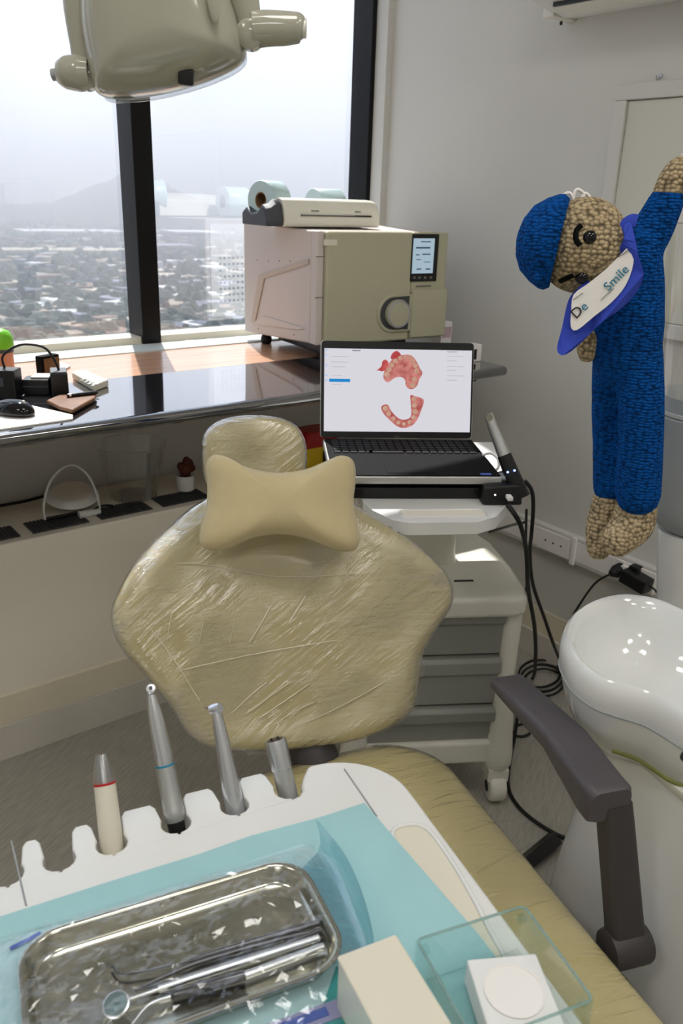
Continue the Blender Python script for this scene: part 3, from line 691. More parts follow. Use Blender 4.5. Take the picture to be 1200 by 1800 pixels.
for cx, cy, r_ in ((512, 250, 22), (528, 212, 20), (548, 178, 19), (575, 148, 18), (612, 125, 16), (650, 118, 15), (685, 122, 16), (708, 148, 18), (726, 182, 19), (735, 222, 20), (720, 285, 20), (705, 330, 22)):
    spoly([(cx+r_*math.cos(a*.785), cy+r_*math.sin(a*.785)) for a in range(8)], M['tooth'], 'tooth_scan', .0021, 0)
spoly([(470, 492), (515, 475), (550, 530), (595, 575), (640, 590), (690, 570), (695, 500), (688, 410), (720, 412), (790, 440), (770, 520), (735, 600), (690, 640), (640, 652), (590, 640), (530, 590), (485, 540)], M['gum'], 'arch_scan')
for cx, cy, r_ in ((500, 505, 20), (525, 545, 18), (560, 582, 17), (598, 612, 16), (640, 622, 15), (682, 608, 16), (712, 572, 18), (724, 530, 20), (718, 480, 20), (716, 435, 18)):
    spoly([(cx+r_*math.cos(a*.785), cy+r_*math.sin(a*.785)) for a in range(8)], M['tooth'], 'tooth_scan', .0021, 0)
a_ = lidp(698, 768); p0 = LP(a_[0], a_[1], .0018)
text_mesh('DELL', .0085, 'brand_mark', M['inkgrey'], lid, frame_m(p0, (1, 0, 0), upv, Vector((0, -math.cos(til), math.sin(til)))))

# ------------------------------------------------------------------ scanner cradle and wand
BB = 1.72
sb0 = onz(848, 890, TZ); sb1 = onz(918, 890, TZ)
sx = (sb1-sb0); sx.normalize(); sy = Vector((-sx.y, sx.x, 0))
cr_ = thing('scanner_cradle', 'black scanner cradle box with a white power light on the cart corner', 'scanner base', (sb0+sb1)/2+sy*.045+Vector((0, 0, .0005)), math.atan2(sx.y, sx.x))
wd = (sb1-sb0).length
cm_ = MB(); cm_.hexa([(-wd/2, -.042, 0), (wd/2, -.042, 0), (-wd/2, .018, 0), (wd/2, .05, 0), (-wd/2, -.036, .040), (wd/2*.95, -.036, .045), (-wd/2*.9, .014, .046), (wd/2*.9, .045, .062)]); cm_.build('body', 'black', cr_, 0, .005, 3)
MB().lathe([(.0016, 0), (.0016, .001)], 10, (-wd*.2, -.0395, .024), (0, -1, 0)).build('power_light', M['led_white'], cr_, 0)
MB().box((.008, .0, .052), (wd*.4, .03, .010)).build('upper_dock', 'greyplas', cr_, 0, .003)
MB().box((wd*.12, -.052, .022), (.012, .022, .009)).build('plug', 'paper', cr_, 0, .002)
wp = [onb(917, 874, 1.70), onb(900, 835, 1.715), onb(886, 800, 1.73), onb(872, 765, 1.745), onb(857, 728, 1.76)]
wand = thing('scanner_wand', 'grey and black intraoral scanner wand standing in its cradle with blue lights', 'scanner', wp[0], 0)
fw_ = LO(wand)
MB(fw_).tube(cat_open(wp[:3]), lerp_list([.019, .0175, .0155], 17), 20).build('handle', 'black', wand, 50)
MB(fw_).tube(cat_open(wp[2:]), lerp_list([.0145, .0125, .0105], 17), 20).build('tip', 'satin', wand, 50)
dv = (wp[4]-wp[3]).normalized(); tow = (CAM-wp[4]); tow = (tow-dv*tow.dot(dv)).normalized()
MB(fw_).lathe([(.008, 0), (.008, .0015)], 14, wp[4]+tow*.0098-dv*.008, tow).build('scan_window', 'mirror', wand, 0)
for a, b in ((892, 830), (904, 827)):
    p = onpl(a, b, wp[1]+tow*.0175, tow); MB(fw_).lathe([(.0022, -.001), (.0022, .002)], 10, p, tow).build('status_light', M['led_blue'], wand, 0)

# ================================================================== DELIVERY UNIT (instrument table over the seat)
UZ = .80
C24, S24 = math.cos(math.radians(24)), math.sin(math.radians(24))
U0 = onz(600, 1330, UZ)
UX = RH*C24+FH*S24; UY = -RH*S24+FH*C24
def UF(x, y, z): return Vector((U0.x, U0.y, 0))+UX*x+UY*y+Vector((0, 0, z))
def up(px_, py_, z): p = onz(px_, py_, z)-U0; return p.dot(UX), p.dot(UY)
du = thing('delivery_unit', 'white dental delivery unit table with handpiece holders over the seat', 'instrument table', UF(-.55, -.2, 0), R24)
f = LO(du)
holes = [up(12, 1535, UZ), up(104, 1509, UZ), up(196, 1481, UZ), up(309, 1445, UZ), up(412, 1414, UZ), up(506, 1386, UZ)]
HR = .0175; yb = 0.0
xr = up(812, 1520, UZ)[0]+.004
out = []
cr0 = min(.12, xr-(holes[-1][0]+HR+.03))
for k in range(11):
    a = math.radians(0+90*k/10); out.append((xr-cr0+cr0*math.cos(a), yb-cr0*.95+cr0*.95*math.sin(a)))
hx_, hy_ = holes[-1]
out += [(hx_+HR+.022, yb), (hx_+HR+.006, hy_+.012), (hx_+HR, hy_)]
out += [(hx_+HR*math.cos(math.radians(a)), hy_+HR*math.sin(math.radians(a))) for a in (-30, -60)]
for hx_, hy_ in reversed(holes): out.append((hx_, hy_-HR))
out += [(-.70, holes[0][1]-HR), (-.70, -.62), (xr, -.62)]
MB(f).prism([UF(x, y, UZ-.045) for x, y in out], Vector((0, 0, .045))).build('table_top', 'white', du, 30, .006, 4)
# horn-like fingers between the holders, with hollow sides where the handpieces sit
hl_ = [(holes[0][0]-.075, holes[0][1]-.004)]+holes
for (xa, ya), (xb, yb2) in zip(hl_[:-1], hl_[1:]):
    P = [(xb-.002, yb2-HR-.006), (xb, yb2-HR)]+[(xb-HR*math.cos(math.radians(a)), yb2+HR*math.sin(math.radians(a))) for a in (-60, -35, -10, 15, 32)]
    P += [(xb-HR*1.0, max(ya, yb2)+.034), (xb-HR*1.25, max(ya, yb2)+.042), (xa+HR*1.25, max(ya, yb2)+.042), (xa+HR*1.0, max(ya, yb2)+.034)]
    P += [(xa+HR*math.cos(math.radians(a)), ya+HR*math.sin(math.radians(a))) for a in (32, 15, -10, -35, -60)]+[(xa, ya-HR), (xa+.002, ya-HR-.006)]
    P = P[::-1]
    MB(f).rings([[UF((x-(xa+xb)/2)*k+(xa+xb)/2, y-e, z) for x, y in P] for z, k, e in ((UZ-.05, .8, .012), (UZ-.03, .93, .004), (UZ-.012, 1, 0), (UZ, 1, 0))]).build('holder_finger', 'white', du, 50, .003, 3)
for (a, b) in (((20, 1478), (46, 1592)), ((605, 1352), (662, 1435))):
    p, q = onz(*a, UZ+.0004), onz(*b, UZ+.0004); MB(f).tube([p, q], .0011, 6).build('seam', 'greyplas', du, 0)
# shallow cream recess on the right
ra = [up(*p, UZ) for p in ((690, 1470), (712, 1452), (750, 1458), (790, 1510), (826, 1570), (858, 1632), (900, 1720), (850, 1740), (800, 1640), (735, 1540))]
rp = cat_closed([(x, y, 0) for x, y in ra], 5)
rc = MB(f).prism([UF(p.x, p.y, UZ-.001) for p in rp], Vector((0, 0, .0016))).build('recess', 'ivory', du, 0)
MB(f).tube([UF(p.x, p.y, UZ+.001) for p in rp], .0028, 8, closed=True).build('recess_rim', 'white', du, 60)
MB(f).box(UF(-.42, -.32, UZ-.085), (.5, .4, .08), Matrix.Rotation(R24, 3, 'Z')).build('under_body', 'cream', du, 0, .02, 3)
MB(f).tube([UF(-.55, -.2, .72), UF(-.55, -.2, .05)], .04, 20).build('support_post', 'white', du, 50)
MB(f).lathe([(.22, 0), (.22, .03), (.06, .05)], 32, UF(-.55, -.2, 0)).build('support_base', 'white', du, 40)

# handpieces, each standing in its holder
def hp_thing(name, label, pb, pt, bz, tz):
    b_, t_ = onz(*pb, bz), None
    # the tip leans a little away from the viewer: same forward distance plus a lean
    bb = b_.dot(FH); t_ = onb(pt[0], pt[1], bb+tz)
    o = thing(name, label, 'handpiece', b_, 0, 'handpieces in the holders')
    return o, LO(o), b_, t_
o, f, b_, t_ = hp_thing('scaler_handpiece', 'cream ultrasonic scaler handpiece with a red ring and clear tip guard', (196, 1482), (178, 1326), UZ-.012, .045)
L_ = t_-b_
MB(f).tube([b_-L_*.2, b_, b_+L_*.66], [.012, .0135, .0125], 20).build('body', 'ivory', o, 50)
MB(f).tube([b_+L_*.66, b_+L_*.685], .0128, 20).build('ring', 'red', o, 50)
MB(f).tube([b_+L_*.685, b_+L_*.82, b_+L_*.93, b_+L_], [.0122, .0105, .0082, .0062], 20).build('tip_guard', M['frost'], o, 60)
MB(f).tube([b_+L_*.685, b_+L_*.85], [.004, .0012], 8).build('scaler_tip', 'steel', o, 60)
MB(f).tube(cat_open([b_-L_*.2, b_-L_*.35+Vector((0, 0, -.03)), b_-UY*.12-Vector((0, 0, .10)), b_-UY*.2-Vector((0, 0, .07))]), .004, 8).build('hose', 'greyplas', o, 60)
o, f, b_, t_ = hp_thing('contra_angle_handpiece', 'silver contra-angle handpiece with a thin blue ring, tallest in the holders', (309, 1446), (264, 1208), UZ-.012, .06)
L_ = t_-b_
MB(f).tube([b_-L_*.15, b_, b_+L_*.018], [.010, .0105, .0105], 18).build('coupling', 'black', o, 50)
MB(f).tube([b_+L_*.018, b_+L_*.06, b_+L_*.1, b_+L_*.11, b_+L_*.38, b_+L_*.42], [.0118, .0128, .0128, .0122, .0118, .0112], 22).build('motor', 'satin', o, 40)
MB(f).tube([b_+L_*.42, b_+L_*.435], .0116, 20).build('ring', 'ringblue', o, 50)
nk = (CAM-t_).normalized()
MB(f).tube([b_+L_*.435, b_+L_*.5, b_+L_*.62, b_+L_*.74, b_+L_*.85, b_+L_*.93, b_+L_*.97], [.011, .0112, .010, .0092, .0075, .0052, .0042], 20).build('sheath', 'steel', o, 60)
hd_ = b_+L_*.975
MB(f).lathe([(.004, -.008), (.0062, -.006), (.0066, .004), (.0055, .0075), (.0028, .008)], 18, hd_, (nk*.75+Vector((0, 0, .5))).normalized()).build('head', 'steel', o, 50)
MB(f).lathe([(.0024, .0), (.0024, .0012)], 12, hd_+(nk*.75+Vector((0, 0, .5))).normalized()*.0078, (nk*.75+Vector((0, 0, .5))).normalized()).build('bur_socket', 'black', o, 0)
MB(f).tube(cat_open([b_-L_*.15, b_-L_*.3+Vector((0, 0, -.03)), b_-UY*.12-Vector((0, 0, .10)), b_-UY*.2-Vector((0, 0, .07))]), .004, 8).build('hose', 'greyplas', o, 60)
o, f, b_, t_ = hp_thing('turbine_handpiece', 'slim polished turbine handpiece with a bur in its head', (412, 1416), (378, 1240), UZ-.012, .05)
L_ = t_-b_
MB(f).tube([b_-L_*.2, b_, b_+L_*.3, b_+L_*.6, b_+L_*.85, b_+L_*.95], [.0125, .0125, .0112, .0092, .0072, .006], 20).build('body', 'steel', o, 60)
ax_ = (RH*.75+nk*.5+Vector((0, 0, .2))).normalized()
MB(f).lathe([(.003, -.008), (.0066, -.007), (.0072, .004), (.006, .0075), (.003, .008)], 18, b_+L_*.965, ax_).build('head', 'steel', o, 50)
MB(f).tube([b_+L_*.965-ax_*.008, b_+L_*.965-ax_*.017+L_*.03], [.0009, .0006], 6).build('bur', 'darksteel', o, 50)
MB(f).tube(cat_open([b_-L_*.2, b_-L_*.35+Vector((0, 0, -.03)), b_-UY*.12-Vector((0, 0, .10)), b_-UY*.2-Vector((0, 0, .07))]), .004, 8).build('hose', 'greyplas', o, 60)
o, f, b_, t_ = hp_thing('hose_coupling', 'short bare metal hose coupling without a handpiece in the rightmost holder', (504, 1388), (483, 1300), UZ-.012, .025)
L_ = t_-b_
MB(f).tube([b_-L_*.3, b_, b_+L_*.42], [.0125, .0128, .0125], 20).build('sleeve', 'satin', o, 50)
MB(f).tube([b_+L_*.42, b_+L_*.9, b_+L_], [.0135, .0145, .0135], 20).build('collar', 'steel', o, 50)
MB(f).tube([b_+L_*.985, b_+L_*1.004], .0105, 18).build('socket', 'darksteel', o, 50)
for k in range(4):
    a = k*1.57+.4; d_ = L_.normalized(); s_ = d_.cross(Vector((0, 0, 1))).normalized(); q_ = d_.cross(s_)
    MB(f).tube([b_+L_*.99+(s_*math.cos(a)+q_*math.sin(a))*.006, b_+L_*1.03+(s_*math.cos(a)+q_*math.sin(a))*.006], .0016, 8).build('pin', 'black', o, 50)
MB(f).tube(cat_open([b_-L_*.3, b_-L_*.8+Vector((0, 0, -.03)), b_-UY*.12-Vector((0, 0, .10)), b_-UY*.2-Vector((0, 0, .07))]), .004, 8).build('hose', 'greyplas', o, 60)

# blue paper bib spread on the table
def sheet(pts, z, th, m, name): return MB().prism([onz(x, y, z) for x, y in pts], Vector((0, 0, th))).build(name, m, None, 0)
bp_ = [(640, 1412), (560, 1438), (440, 1470), (350, 1502), (200, 1548), (0, 1612), (-160, 1664), (60, 2050), (500, 2050), (930, 1760), (838, 1640), (738, 1525)]
bib = sheet(bp_, UZ+.0032, .0008, 'bib', 'paper_bib'); tag(solo(bib, UF(-.2, -.2, UZ+.003)), 'light blue crinkled paper bib spread under the metal tray', 'paper bib')
td = sheet([(590, 1700), (560, 1790), (500, 1850), (640, 1850), (640, 1700)], UZ+.0046, .0006, 'teal', 'teal_drape'); tag(solo(td, UF(-.15, -.3, UZ)), 'small patch of teal drape beside the white box', 'drape')

# sterilising pouch: paper back, tray inside, clear film over it
TLc, TRc, BRc = onz(28, 1652, .828), onz(523, 1502, .828), onz(636, 1681, .828)
tx = (TRc-TLc); tw = tx.length; tx.normalize(); ty = (TRc-BRc); ty = (ty-tx*ty.dot(tx)); th_ = ty.length; ty.normalize(); tcn_ = TLc+tx*tw/2-ty*th_/2; tcn_.z = UZ+.0055
rzt = math.atan2(tx.y, tx.x)
po = thing('sterile_pouch', 'clear-fronted sterilising pouch with blue printed edges around the metal tray', 'pouch', tcn_-Vector((0, 0, .0012)), rzt)
hw, hh = tw/2, th_/2
NX, NY = 26, 18
def grid(nx, ny, fn): 
    return [fn(i/(nx-1), j/(ny-1)) for j in range(ny) for i in range(nx)], [(j*nx+i, j*nx+i+1, (j+1)*nx+i+1, (j+1)*nx+i) for j in range(ny-1) for i in range(nx-1)]
pg = MB(); pg.prism([(x, y, 0) for x, y in ((-hw-.05, -hh-.04), (hw+.02, -hh-.045), (hw+.045, hh+.0), (hw+.02, hh+.036), (-hw-.06, hh+.022))], (0, 0, .0008)); pg.build('paper_back', 'pouch', po, 0)
def ff(u, v):
    x = -hw-.045+(2*hw+.075)*u; y = -hh-.04+(2*hh+.07)*v
    e = min(1, min(u, 1-u)*9)*min(1, min(v, 1-v)*7)
    z = .003+.0255*e + .005*noise.noise((x*22, y*30, 2))*e+.002*abs(noise.noise((x*60, y*80, 5)))*e
    return (x, y, z)
rj = random.Random(11)
def ffj(u, v):
    i_ = 0 < u < 1 and 0 < v < 1
    p = ff(u+(rj.uniform(-.006, .006) if i_ else 0), v+(rj.uniform(-.008, .008) if i_ else 0)); return (p[0], p[1], p[2]+(rj.uniform(-.0009, .0009) if i_ else 0))
vs_, fs_ = grid(56, 40, ffj); fs_ = [t3 for a4, b4, c4, d4 in fs_ for t3 in (((a4, b4, c4), (a4, c4, d4)) if rj.random() < .5 else ((a4, b4, d4), (b4, c4, d4)))]
fm = MB(); fm.add(vs_, fs_); fm.build('clear_film', M['pouch_film'], po, 0)
# raised flap at the right end
fp = [((548, 1428), (566, 1500)), ((575, 1462), (590, 1522)), ((600, 1490), (610, 1550)), ((622, 1530), (622, 1590)), ((645, 1590), (640, 1640)), ((655, 1640), (650, 1680))]
fi = LO(po)
g = MB(fi); R1 = [onz(b[0], b[1], UZ+.012) for a, b in fp]; R0 = [onb(a[0], a[1], onz(b[0], b[1], UZ+.012).dot(FH)+.0) for a, b in fp]
n = len(fp); R3 = [p-UX*.035-UY*.01 for p in R1]
for p in R3: p.z = UZ+.012
g.add(R0+[(a+b)/2+UX*.004 for a, b in zip(R0, R1)]+R1+R3, [(i*n+j, i*n+j+1, (i+1)*n+j+1, (i+1)*n+j) for i in range(3) for j in range(n-1)])
flp = g.build('end_flap', film('flap_film', (.55, .74, .80), .15, .8, .12, .4, 30), po, 180, 0, 0, 1)
for (a, b, m) in (((18, 1668), (72, 1640), 'blue'), ((395, 1556), (440, 1543), 'blue'), ((270, 1595), (380, 1562), 'lilac')):
    p, q = onz(*a, UZ+.0075), onz(*b, UZ+.0075); n_ = Vector((-(q-p).y, (q-p).x, 0)).normalized()*.0022
    MB(fi).prism([p-n_, q-n_, q+n_, p+n_], (0, 0, .0006)).build('print_strip', m, po, 0)
ed = [(-hw*.2, -hh-.030), (hw*.95, -hh-.034), (hw*.95, -hh-.016), (-hw*.2, -hh-.012)]
MB().prism([(x, y, .0013) for x, y in ed], (0, 0, .0005)).build('print_strip', 'lilac', po, 0)
MB().prism([(x, y, .002) for x, y in ((hw*.3, -hh-.027), (hw*.75, -hh-.028), (hw*.75, -hh-.019), (hw*.3, -hh-.018))], (0, 0, .0005)).build('print_strip', 'blue', po, 0)

tr = thing('instrument_tray', 'stainless steel instrument tray with rounded corners inside the clear pouch', 'metal tray', tcn_, rzt)
def rr(o_, z, r): return [Vector((x, y, z)) for x, y in rrect(-hw-o_, -hh-o_, hw+o_, hh+o_, r, 8)]
MB().rings([rr(-.020, .0005, .03), rr(-.009, .001, .034), rr(-.006, .005, .036), rr(-.0025, .0195, .038), rr(.0015, .0205, .040), rr(.0015, .0222, .040), rr(-.001, .0228, .040), rr(-.0045, .0215, .037), rr(-.0075, .006, .034), rr(-.012, .0025, .031), rr(-.022, .0022, .028), rr(-.024, .0018, .027)], True, True).build('tray', 'mirror', tr, 60)
ib = tcn_.z+.0045
def inst(name, label, pts, radii, m='steel'):
    P = [onz(x, y, z) for x, y, z in pts]
    o_ = thing(name, label, 'dental instrument', P[0], 0, 'instruments in the metal tray'); fi_ = LO(o_)
    return o_, fi_, P
o, fi_, P = inst('mouth_mirror', 'round mouth mirror lying at the left of the tray', [(225, 1757, ib+.003), (330, 1722, ib+.003), (560, 1648, ib+.004)], None)
MB(fi_).tube([P[0], P[0]+(P[1]-P[0])*.55], [.0013, .0017], 10).build('neck', 'steel', o, 50)
MB(fi_).tube([P[0]+(P[1]-P[0])*.5, P[1], P[2]], [.0033, .0036, .0036], 12).build('handle', 'steel', o, 50)
mc = onz(204, 1766, ib+.008); mn = ((CAM-mc).normalized()*.6+Vector((0, 0, 1))-RH*.3).normalized()
hd_ = MB(fi_).lathe([(.0105, -.0015), (.0122, -.001), (.0122, .0012), (.0108, .0016)], 28, mc, mn).build('mirror_rim', 'steel', o, 50)
MB(fi_).lathe([(.0106, .0010), (.0106, .0019)], 28, mc, mn).build('mirror_glass', mat('mirror_glass', (150, 178, 182), .06, .9, var=.01), hd_, 0)
MB(fi_).tube([mc+(P[0]-mc)*.4-Vector((0, 0, .002)), P[0]], [.0012, .0013], 8).build('joint', 'steel', o, 50)
o, fi_, P = inst('dental_probe', 'thin dental probe with a bent tip, uppermost in the tray', [(196, 1698, ib+.002), (222, 1712, ib+.002), (205, 1733, ib+.006)], None)
q0, q1, q2 = onz(222, 1712, ib+.003), onz(330, 1690, ib+.004), onz(560, 1622, ib+.006)
MB(fi_).tube(cat_open([P[0], q0, q1], 5), .0011, 8).build('tip', 'darksteel', o, 60)
MB(fi_).tube([q1, q1+(q2-q1)*.1, q2], [.0014, .0036, .0036], 12).build('handle', 'darksteel', o, 60)
o, fi_, P = inst('tweezers', 'dark steel tweezers lying between the probe and the mirror', [(235, 1742, ib+.002), (350, 1700, ib+.004), (565, 1634, ib+.006)], None)
for s in (-1, 1):
    d_ = UY*.0032*s; MB(fi_).tube(cat_open([P[0], P[0]+(P[1]-P[0])*.35+d_*.8, P[1]+d_*1.6, P[1]+(P[2]-P[1])*.6+d_*1.2, P[2]], 4), lerp_list([.0006, .0016, .0026, .0026, .0022], 17), 8).build('arm', 'darksteel', o, 60)
o, fi_, P = inst('excavator', 'double-ended excavator with a knurled dark handle, nearest in the tray', [(232, 1800, ib+.002), (262, 1766, ib+.004), (300, 1752, ib+.004)], None)
q3, q4 = onz(430, 1715, ib+.005), onz(568, 1664, ib+.005)
MB(fi_).tube(cat_open([P[0], P[1], P[2]], 5), lerp_list([.0008, .0014, .002], 11), 8).build('tip', 'steel', o, 60)
MB(fi_).tube([P[2], P[2]+(q3-P[2])*.05, q3], [.003, .0052, .0052], 14).build('grip', 'darksteel', o, 60)
MB(fi_).tube([q3, q4], [.004, .004], 12).build('handle', 'steel', o, 60)

# white box and acrylic case, close to the camera
ZB = .868
q = [onz(594, 1681, ZB), onz(695, 1643, ZB), onz(672, 1800, ZB)]
bx_ = (q[1]-q[0]); bw = bx_.length; bx_.normalize(); by_ = Vector((bx_.y, -bx_.x, 0))
wb = thing('white_box', 'plain off-white box on the table beside the clear acrylic case', 'box', (q[0]+q[1])/2+by_*.075-Vector((0, 0, ZB-UZ-.0055)), math.atan2(bx_.y, bx_.x))
MB().box((0, 0, (ZB-UZ-.0085)/2), (bw, .15, ZB-UZ-.0085)).build('body', 'cream', wb, 0, .002)
MB().box((0, 0, ZB-UZ-.0075), (bw+.002, .152, .004)).build('lid', 'ivory', wb, 0, .0025, 3)
ZA = .862
q = [onz(732, 1652, ZA), onz(921, 1592, ZA), onz(1046, 1756, ZA)]
ax1 = (q[1]-q[0]); aw = ax1.length; ax1.normalize(); ay1 = Vector((ax1.y, -ax1.x, 0)); al = (q[2]-q[1]).dot(ay1)
acx = thing('acrylic_case', 'small clear acrylic case with a white block in it at the table edge', 'acrylic case', (q[0]+q[1])/2+ay1*al/2-Vector((0, 0, ZA-UZ-.0055)), math.atan2(ax1.y, ax1.x))
H_ = ZA-UZ-.0055
for nm, c, d_ in (('side', (-aw/2, 0, H_/2), (.0025, al, H_)), ('side', (aw/2, 0, H_/2), (.0025, al, H_)), ('end', (0, al/2, H_/2), (aw-.003, .0025, H_)), ('end', (0, -al/2, H_/2), (aw-.003, .0025, H_)), ('bottom', (0, 0, .00125), (aw-.003, al-.003, .0025))):
    MB().box(c, d_).build(nm, M['acrylic'], acx, 0)
MB().tube([(x, y, H_) for x, y in rrect(-aw/2, -al/2, aw/2, al/2, .006, 3)], .0013, 6, closed=True).build('rim', 'acrylic_edge', acx, 60)
for sx_ in (-1, 1):
    for sy_ in (-1, 1): MB().box((sx_*(aw/2-.006), sy_*(al/2-.006), H_-.008), (.007, .007, .006)).build('corner_stop', M['acrylic'], acx, 0)
fb = thing('white_block', 'white foam block with a round dish inside the acrylic case', 'foam block', acx.matrix_basis @ Vector((.012, -.006, .0028)), acx.rotation_euler.z+math.radians(-14))
MB().box((0, 0, .014), (.068, .074, .028)).build('body', 'foam', fb, 0, .002)
MB().lathe([(.026, .028), (.0275, .0287), (.0275, .0295), (.0262, .0297), (.0255, .0287), (.0, .0285)], 40, (0, 0, 0)).build('dish', 'paper', fb, 40)

# ================================================================== OPERATING LIGHT
LB = 1.25
FHn = FH
lt = thing('dental_light', 'beige dental operating light on a yoke hanging at the top of the window view', 'dental light', W(-.25, LB, 1.6), -YAW)
f = LO(lt)
O_ = onb(290, 40, LB); LU, LV, LN = RH, Vector((0, 0, 1)), -FH
hdp = [(150, -60), (147, 20), (152, 70), (160, 110), (168, 150), (182, 171), (215, 174), (280, 167), (345, 150), (400, 128), (428, 108), (432, 85), (424, 45), (408, -5), (385, -70), (330, -120), (230, -125), (175, -100)]
h3 = trace(hdp, O_, LU, LV, LN, 4)
hc3 = (sum(p[0] for p in h3)/len(h3), sum(p[1] for p in h3)/len(h3))
sh = MB(f).cushion(h3, O_, LU, LV, LN, .085, .012, 2.6, 6, hc3, 10, 0, None, (0, .2, .4)).build('rear_shell', 'lamp', lt, 70)
low = [(u, v-.004) for u, v in h3]
MB(f).cushion(low, O_+FH*.020, LU, LV, LN, .012, .016, 5, 4, hc3, 6, -.001, None, (0, .3, .6)).build('front_lens', film('lamp_lens', (.85, .87, .88), .05, .9, .15, 0), lt, 70)
def on_shell(px_, py_, b=LB-.075): return onb(px_, py_, b)
p = onb(327, 136, LB-.052); MB(f).box(p, (.020, .012, .019), Matrix.Rotation(-YAW, 3, 'Z') @ Matrix.Rotation(math.radians(4), 3, 'Y')).build('sensor', 'black', lt, 0, .003)
for x, y in ((206, 22), (374, 2)):
    p = onb(x, y, LB-.074); MB(f).cushion([(.007*math.cos(a*.3927), .026*math.sin(a*.3927)) for a in range(16)], p, (LU*math.cos(.15)+LV*math.sin(.15)), (LV*math.cos(.15)-LU*math.sin(.15)), LN, .003, .004, 2, 2, (0, 0), 5).build('vent_dimple', 'lamp', lt, 60)
p4 = [(o_[0]*.5, 0) for o_ in h3]
# yoke arms
ya = [onb(x, y, LB-.03) for x, y in ((210, -230), (155, -150), (146, -60), (147, 20), (148, 80), (152, 138))]
yr = [onb(x, y, LB-.02) for x, y in ((300, -240), (385, -160), (418, -80), (428, -10), (438, 40), (442, 78))]
MB(f).tube(cat_open(ya, 6), lerp_list([.026, .030, .029, .026, .019, .015], 31), 16, True, .62, FH).build('yoke_arm', 'lamp', lt, 60)
MB(f).tube(cat_open(yr, 6), lerp_list([.026, .028, .024, .019, .016, .014], 31), 16, True, .65, FH).build('yoke_arm', 'lamp', lt, 60)
MB(f).lathe([(.012, -.012), (.015, -.010), (.015, .010), (.012, .012)], 24, onb(152, 138, LB-.03), FH).build('pivot', 'lamp', lt, 50)
MB(f).lathe([(.014, -.014), (.018, -.011), (.018, .011), (.014, .014)], 24, onb(440, 62, LB-.02), FH).build('pivot', 'lamp', lt, 50)
hr_ = [onb(x, y, LB-.02) for x, y in ((446, 52), (470, 50), (500, 50), (525, 49), (534, 50))]
hnd = MB(f).tube(cat_open(hr_, 5), lerp_list([.020, .0195, .0185, .0165, .011], 21), 20, True, 1.1).build('handle', 'lamp', lt, 60)
MB(f).tube([hr_[-1]-RH*.004, hr_[-1]+RH*.003], .0115, 18).build('handle_cap', 'cream', hnd, 50)
hl_ = [onb(x, y, LB-.03) for x, y in ((160, 128), (140, 128), (115, 127), (102, 126))]
hn2 = MB(f).tube(cat_open(hl_, 5), lerp_list([.020, .023, .020, .014], 16), 20, True, 1.0).build('handle', 'lamp', lt, 60)
MB(f).tube([onb(104, 130, LB-.03), onb(91, 132, LB-.03)], .0075, 14).build('knob', 'greyplas', hn2, 40, .001)
jt = W(-.25, LB+.0, 0)
tp_ = onb(255, -240, LB-.025)
MB(f).lathe([(.03, -.04), (.036, -.03), (.036, .03), (.03, .04)], 24, tp_, (0, 0, 1)).build('yoke_joint', 'lamp', lt, 50)
MB(f).tube(cat_open([tp_+Vector((0, 0, .03)), tp_+Vector((0, 0, .12)), Vector((tp_.x, tp_.y, CEIL-.02))], 6), .022, 18).build('drop_arm', 'lamp', lt, 60)
MB(f).lathe([(.09, -.05), (.09, 0), (.05, 0)], 28, (tp_.x, tp_.y, CEIL-.001), (0, 0, 1)).build('ceiling_mount', 'lamp', lt, 40)

# ================================================================== AUTOCLAVE
BLc, FLc, FRc = Vector((1.511, 2.52, 0)), Vector((1.458, 2.02, 0)), Vector((1.925, 1.97, 0))
rza = math.atan2(FRc.y-FLc.y, FRc.x-FLc.x)
ac = thing('autoclave', 'beige tabletop autoclave with a touch display on the counter by the window', 'autoclave', (FLc.x, FLc.y, CT), rza)
f = LO(ac); aw_ = (FRc-FLc).length; ad = .50; mi = ac.matrix_basis
nrm_f = mi.to_3x3() @ Vector((0, 1, 0))
def apx(x, y, yl=0): return f(onpl(x, y, mi @ Vector((0, yl, 0)), nrm_f))
zt = apx(565, 405).z; zb = .060; zbb = .028
zf = zt-.002
body = MB(); body.hexa([(0, .035, zb), (aw_, .035, zb), (0, ad, zbb), (aw_, ad, zbb), (0, .035, zf), (aw_, .035, zf), (0, ad, zt+.004), (aw_, ad, zt+.004)])
bd = body.build('case', 'ac_side', ac, 0, .006, 3)
# front frame and panels
fx = apx(568, 500).x
MB().box((fx/2, .018, (zb+zf)/2), (fx, .036, zf-zb)).build('front_frame', 'ac_side', ac, 0, .003)
for yy in (451, 523): 
    z = apx(560, yy).z; MB().box((fx/2-.002, .0, z), (fx+.004, .003, .0016)).build('seam', 'charcoal', ac, 0)
sx1 = apx(718, 500).x
MB().box(((fx+sx1)/2, .010, (zb+zf)/2), (sx1-fx-.001, .05, zf-zb)).build('door', 'ac_front', ac, 0, .008, 4)
MB().box(((sx1+aw_)/2, .014, (zb+zf)/2), (aw_-sx1-.002, .046, zf-zb)).build('side_panel', 'ac_front', ac, 0, .008, 4)
pz0 = apx(740, 592, -.012).z; pz1 = apx(740, 509, -.012).z
MB().box(((sx1+aw_)/2+.002, -.004, (pz0+pz1)/2), (aw_-sx1-.002, .036, pz1-pz0)).build('access_cover', 'ac_front', ac, 0, .005, 3)
d0, d1 = apx(722, 411, -.012), apx(766, 494, -.012)
dsp = MB().box(((d0.x+d1.x)/2, -.008, (d0.z+d1.z)/2), (d1.x-d0.x, .014, d0.z-d1.z)).build('display', 'black', ac, 0, .003)
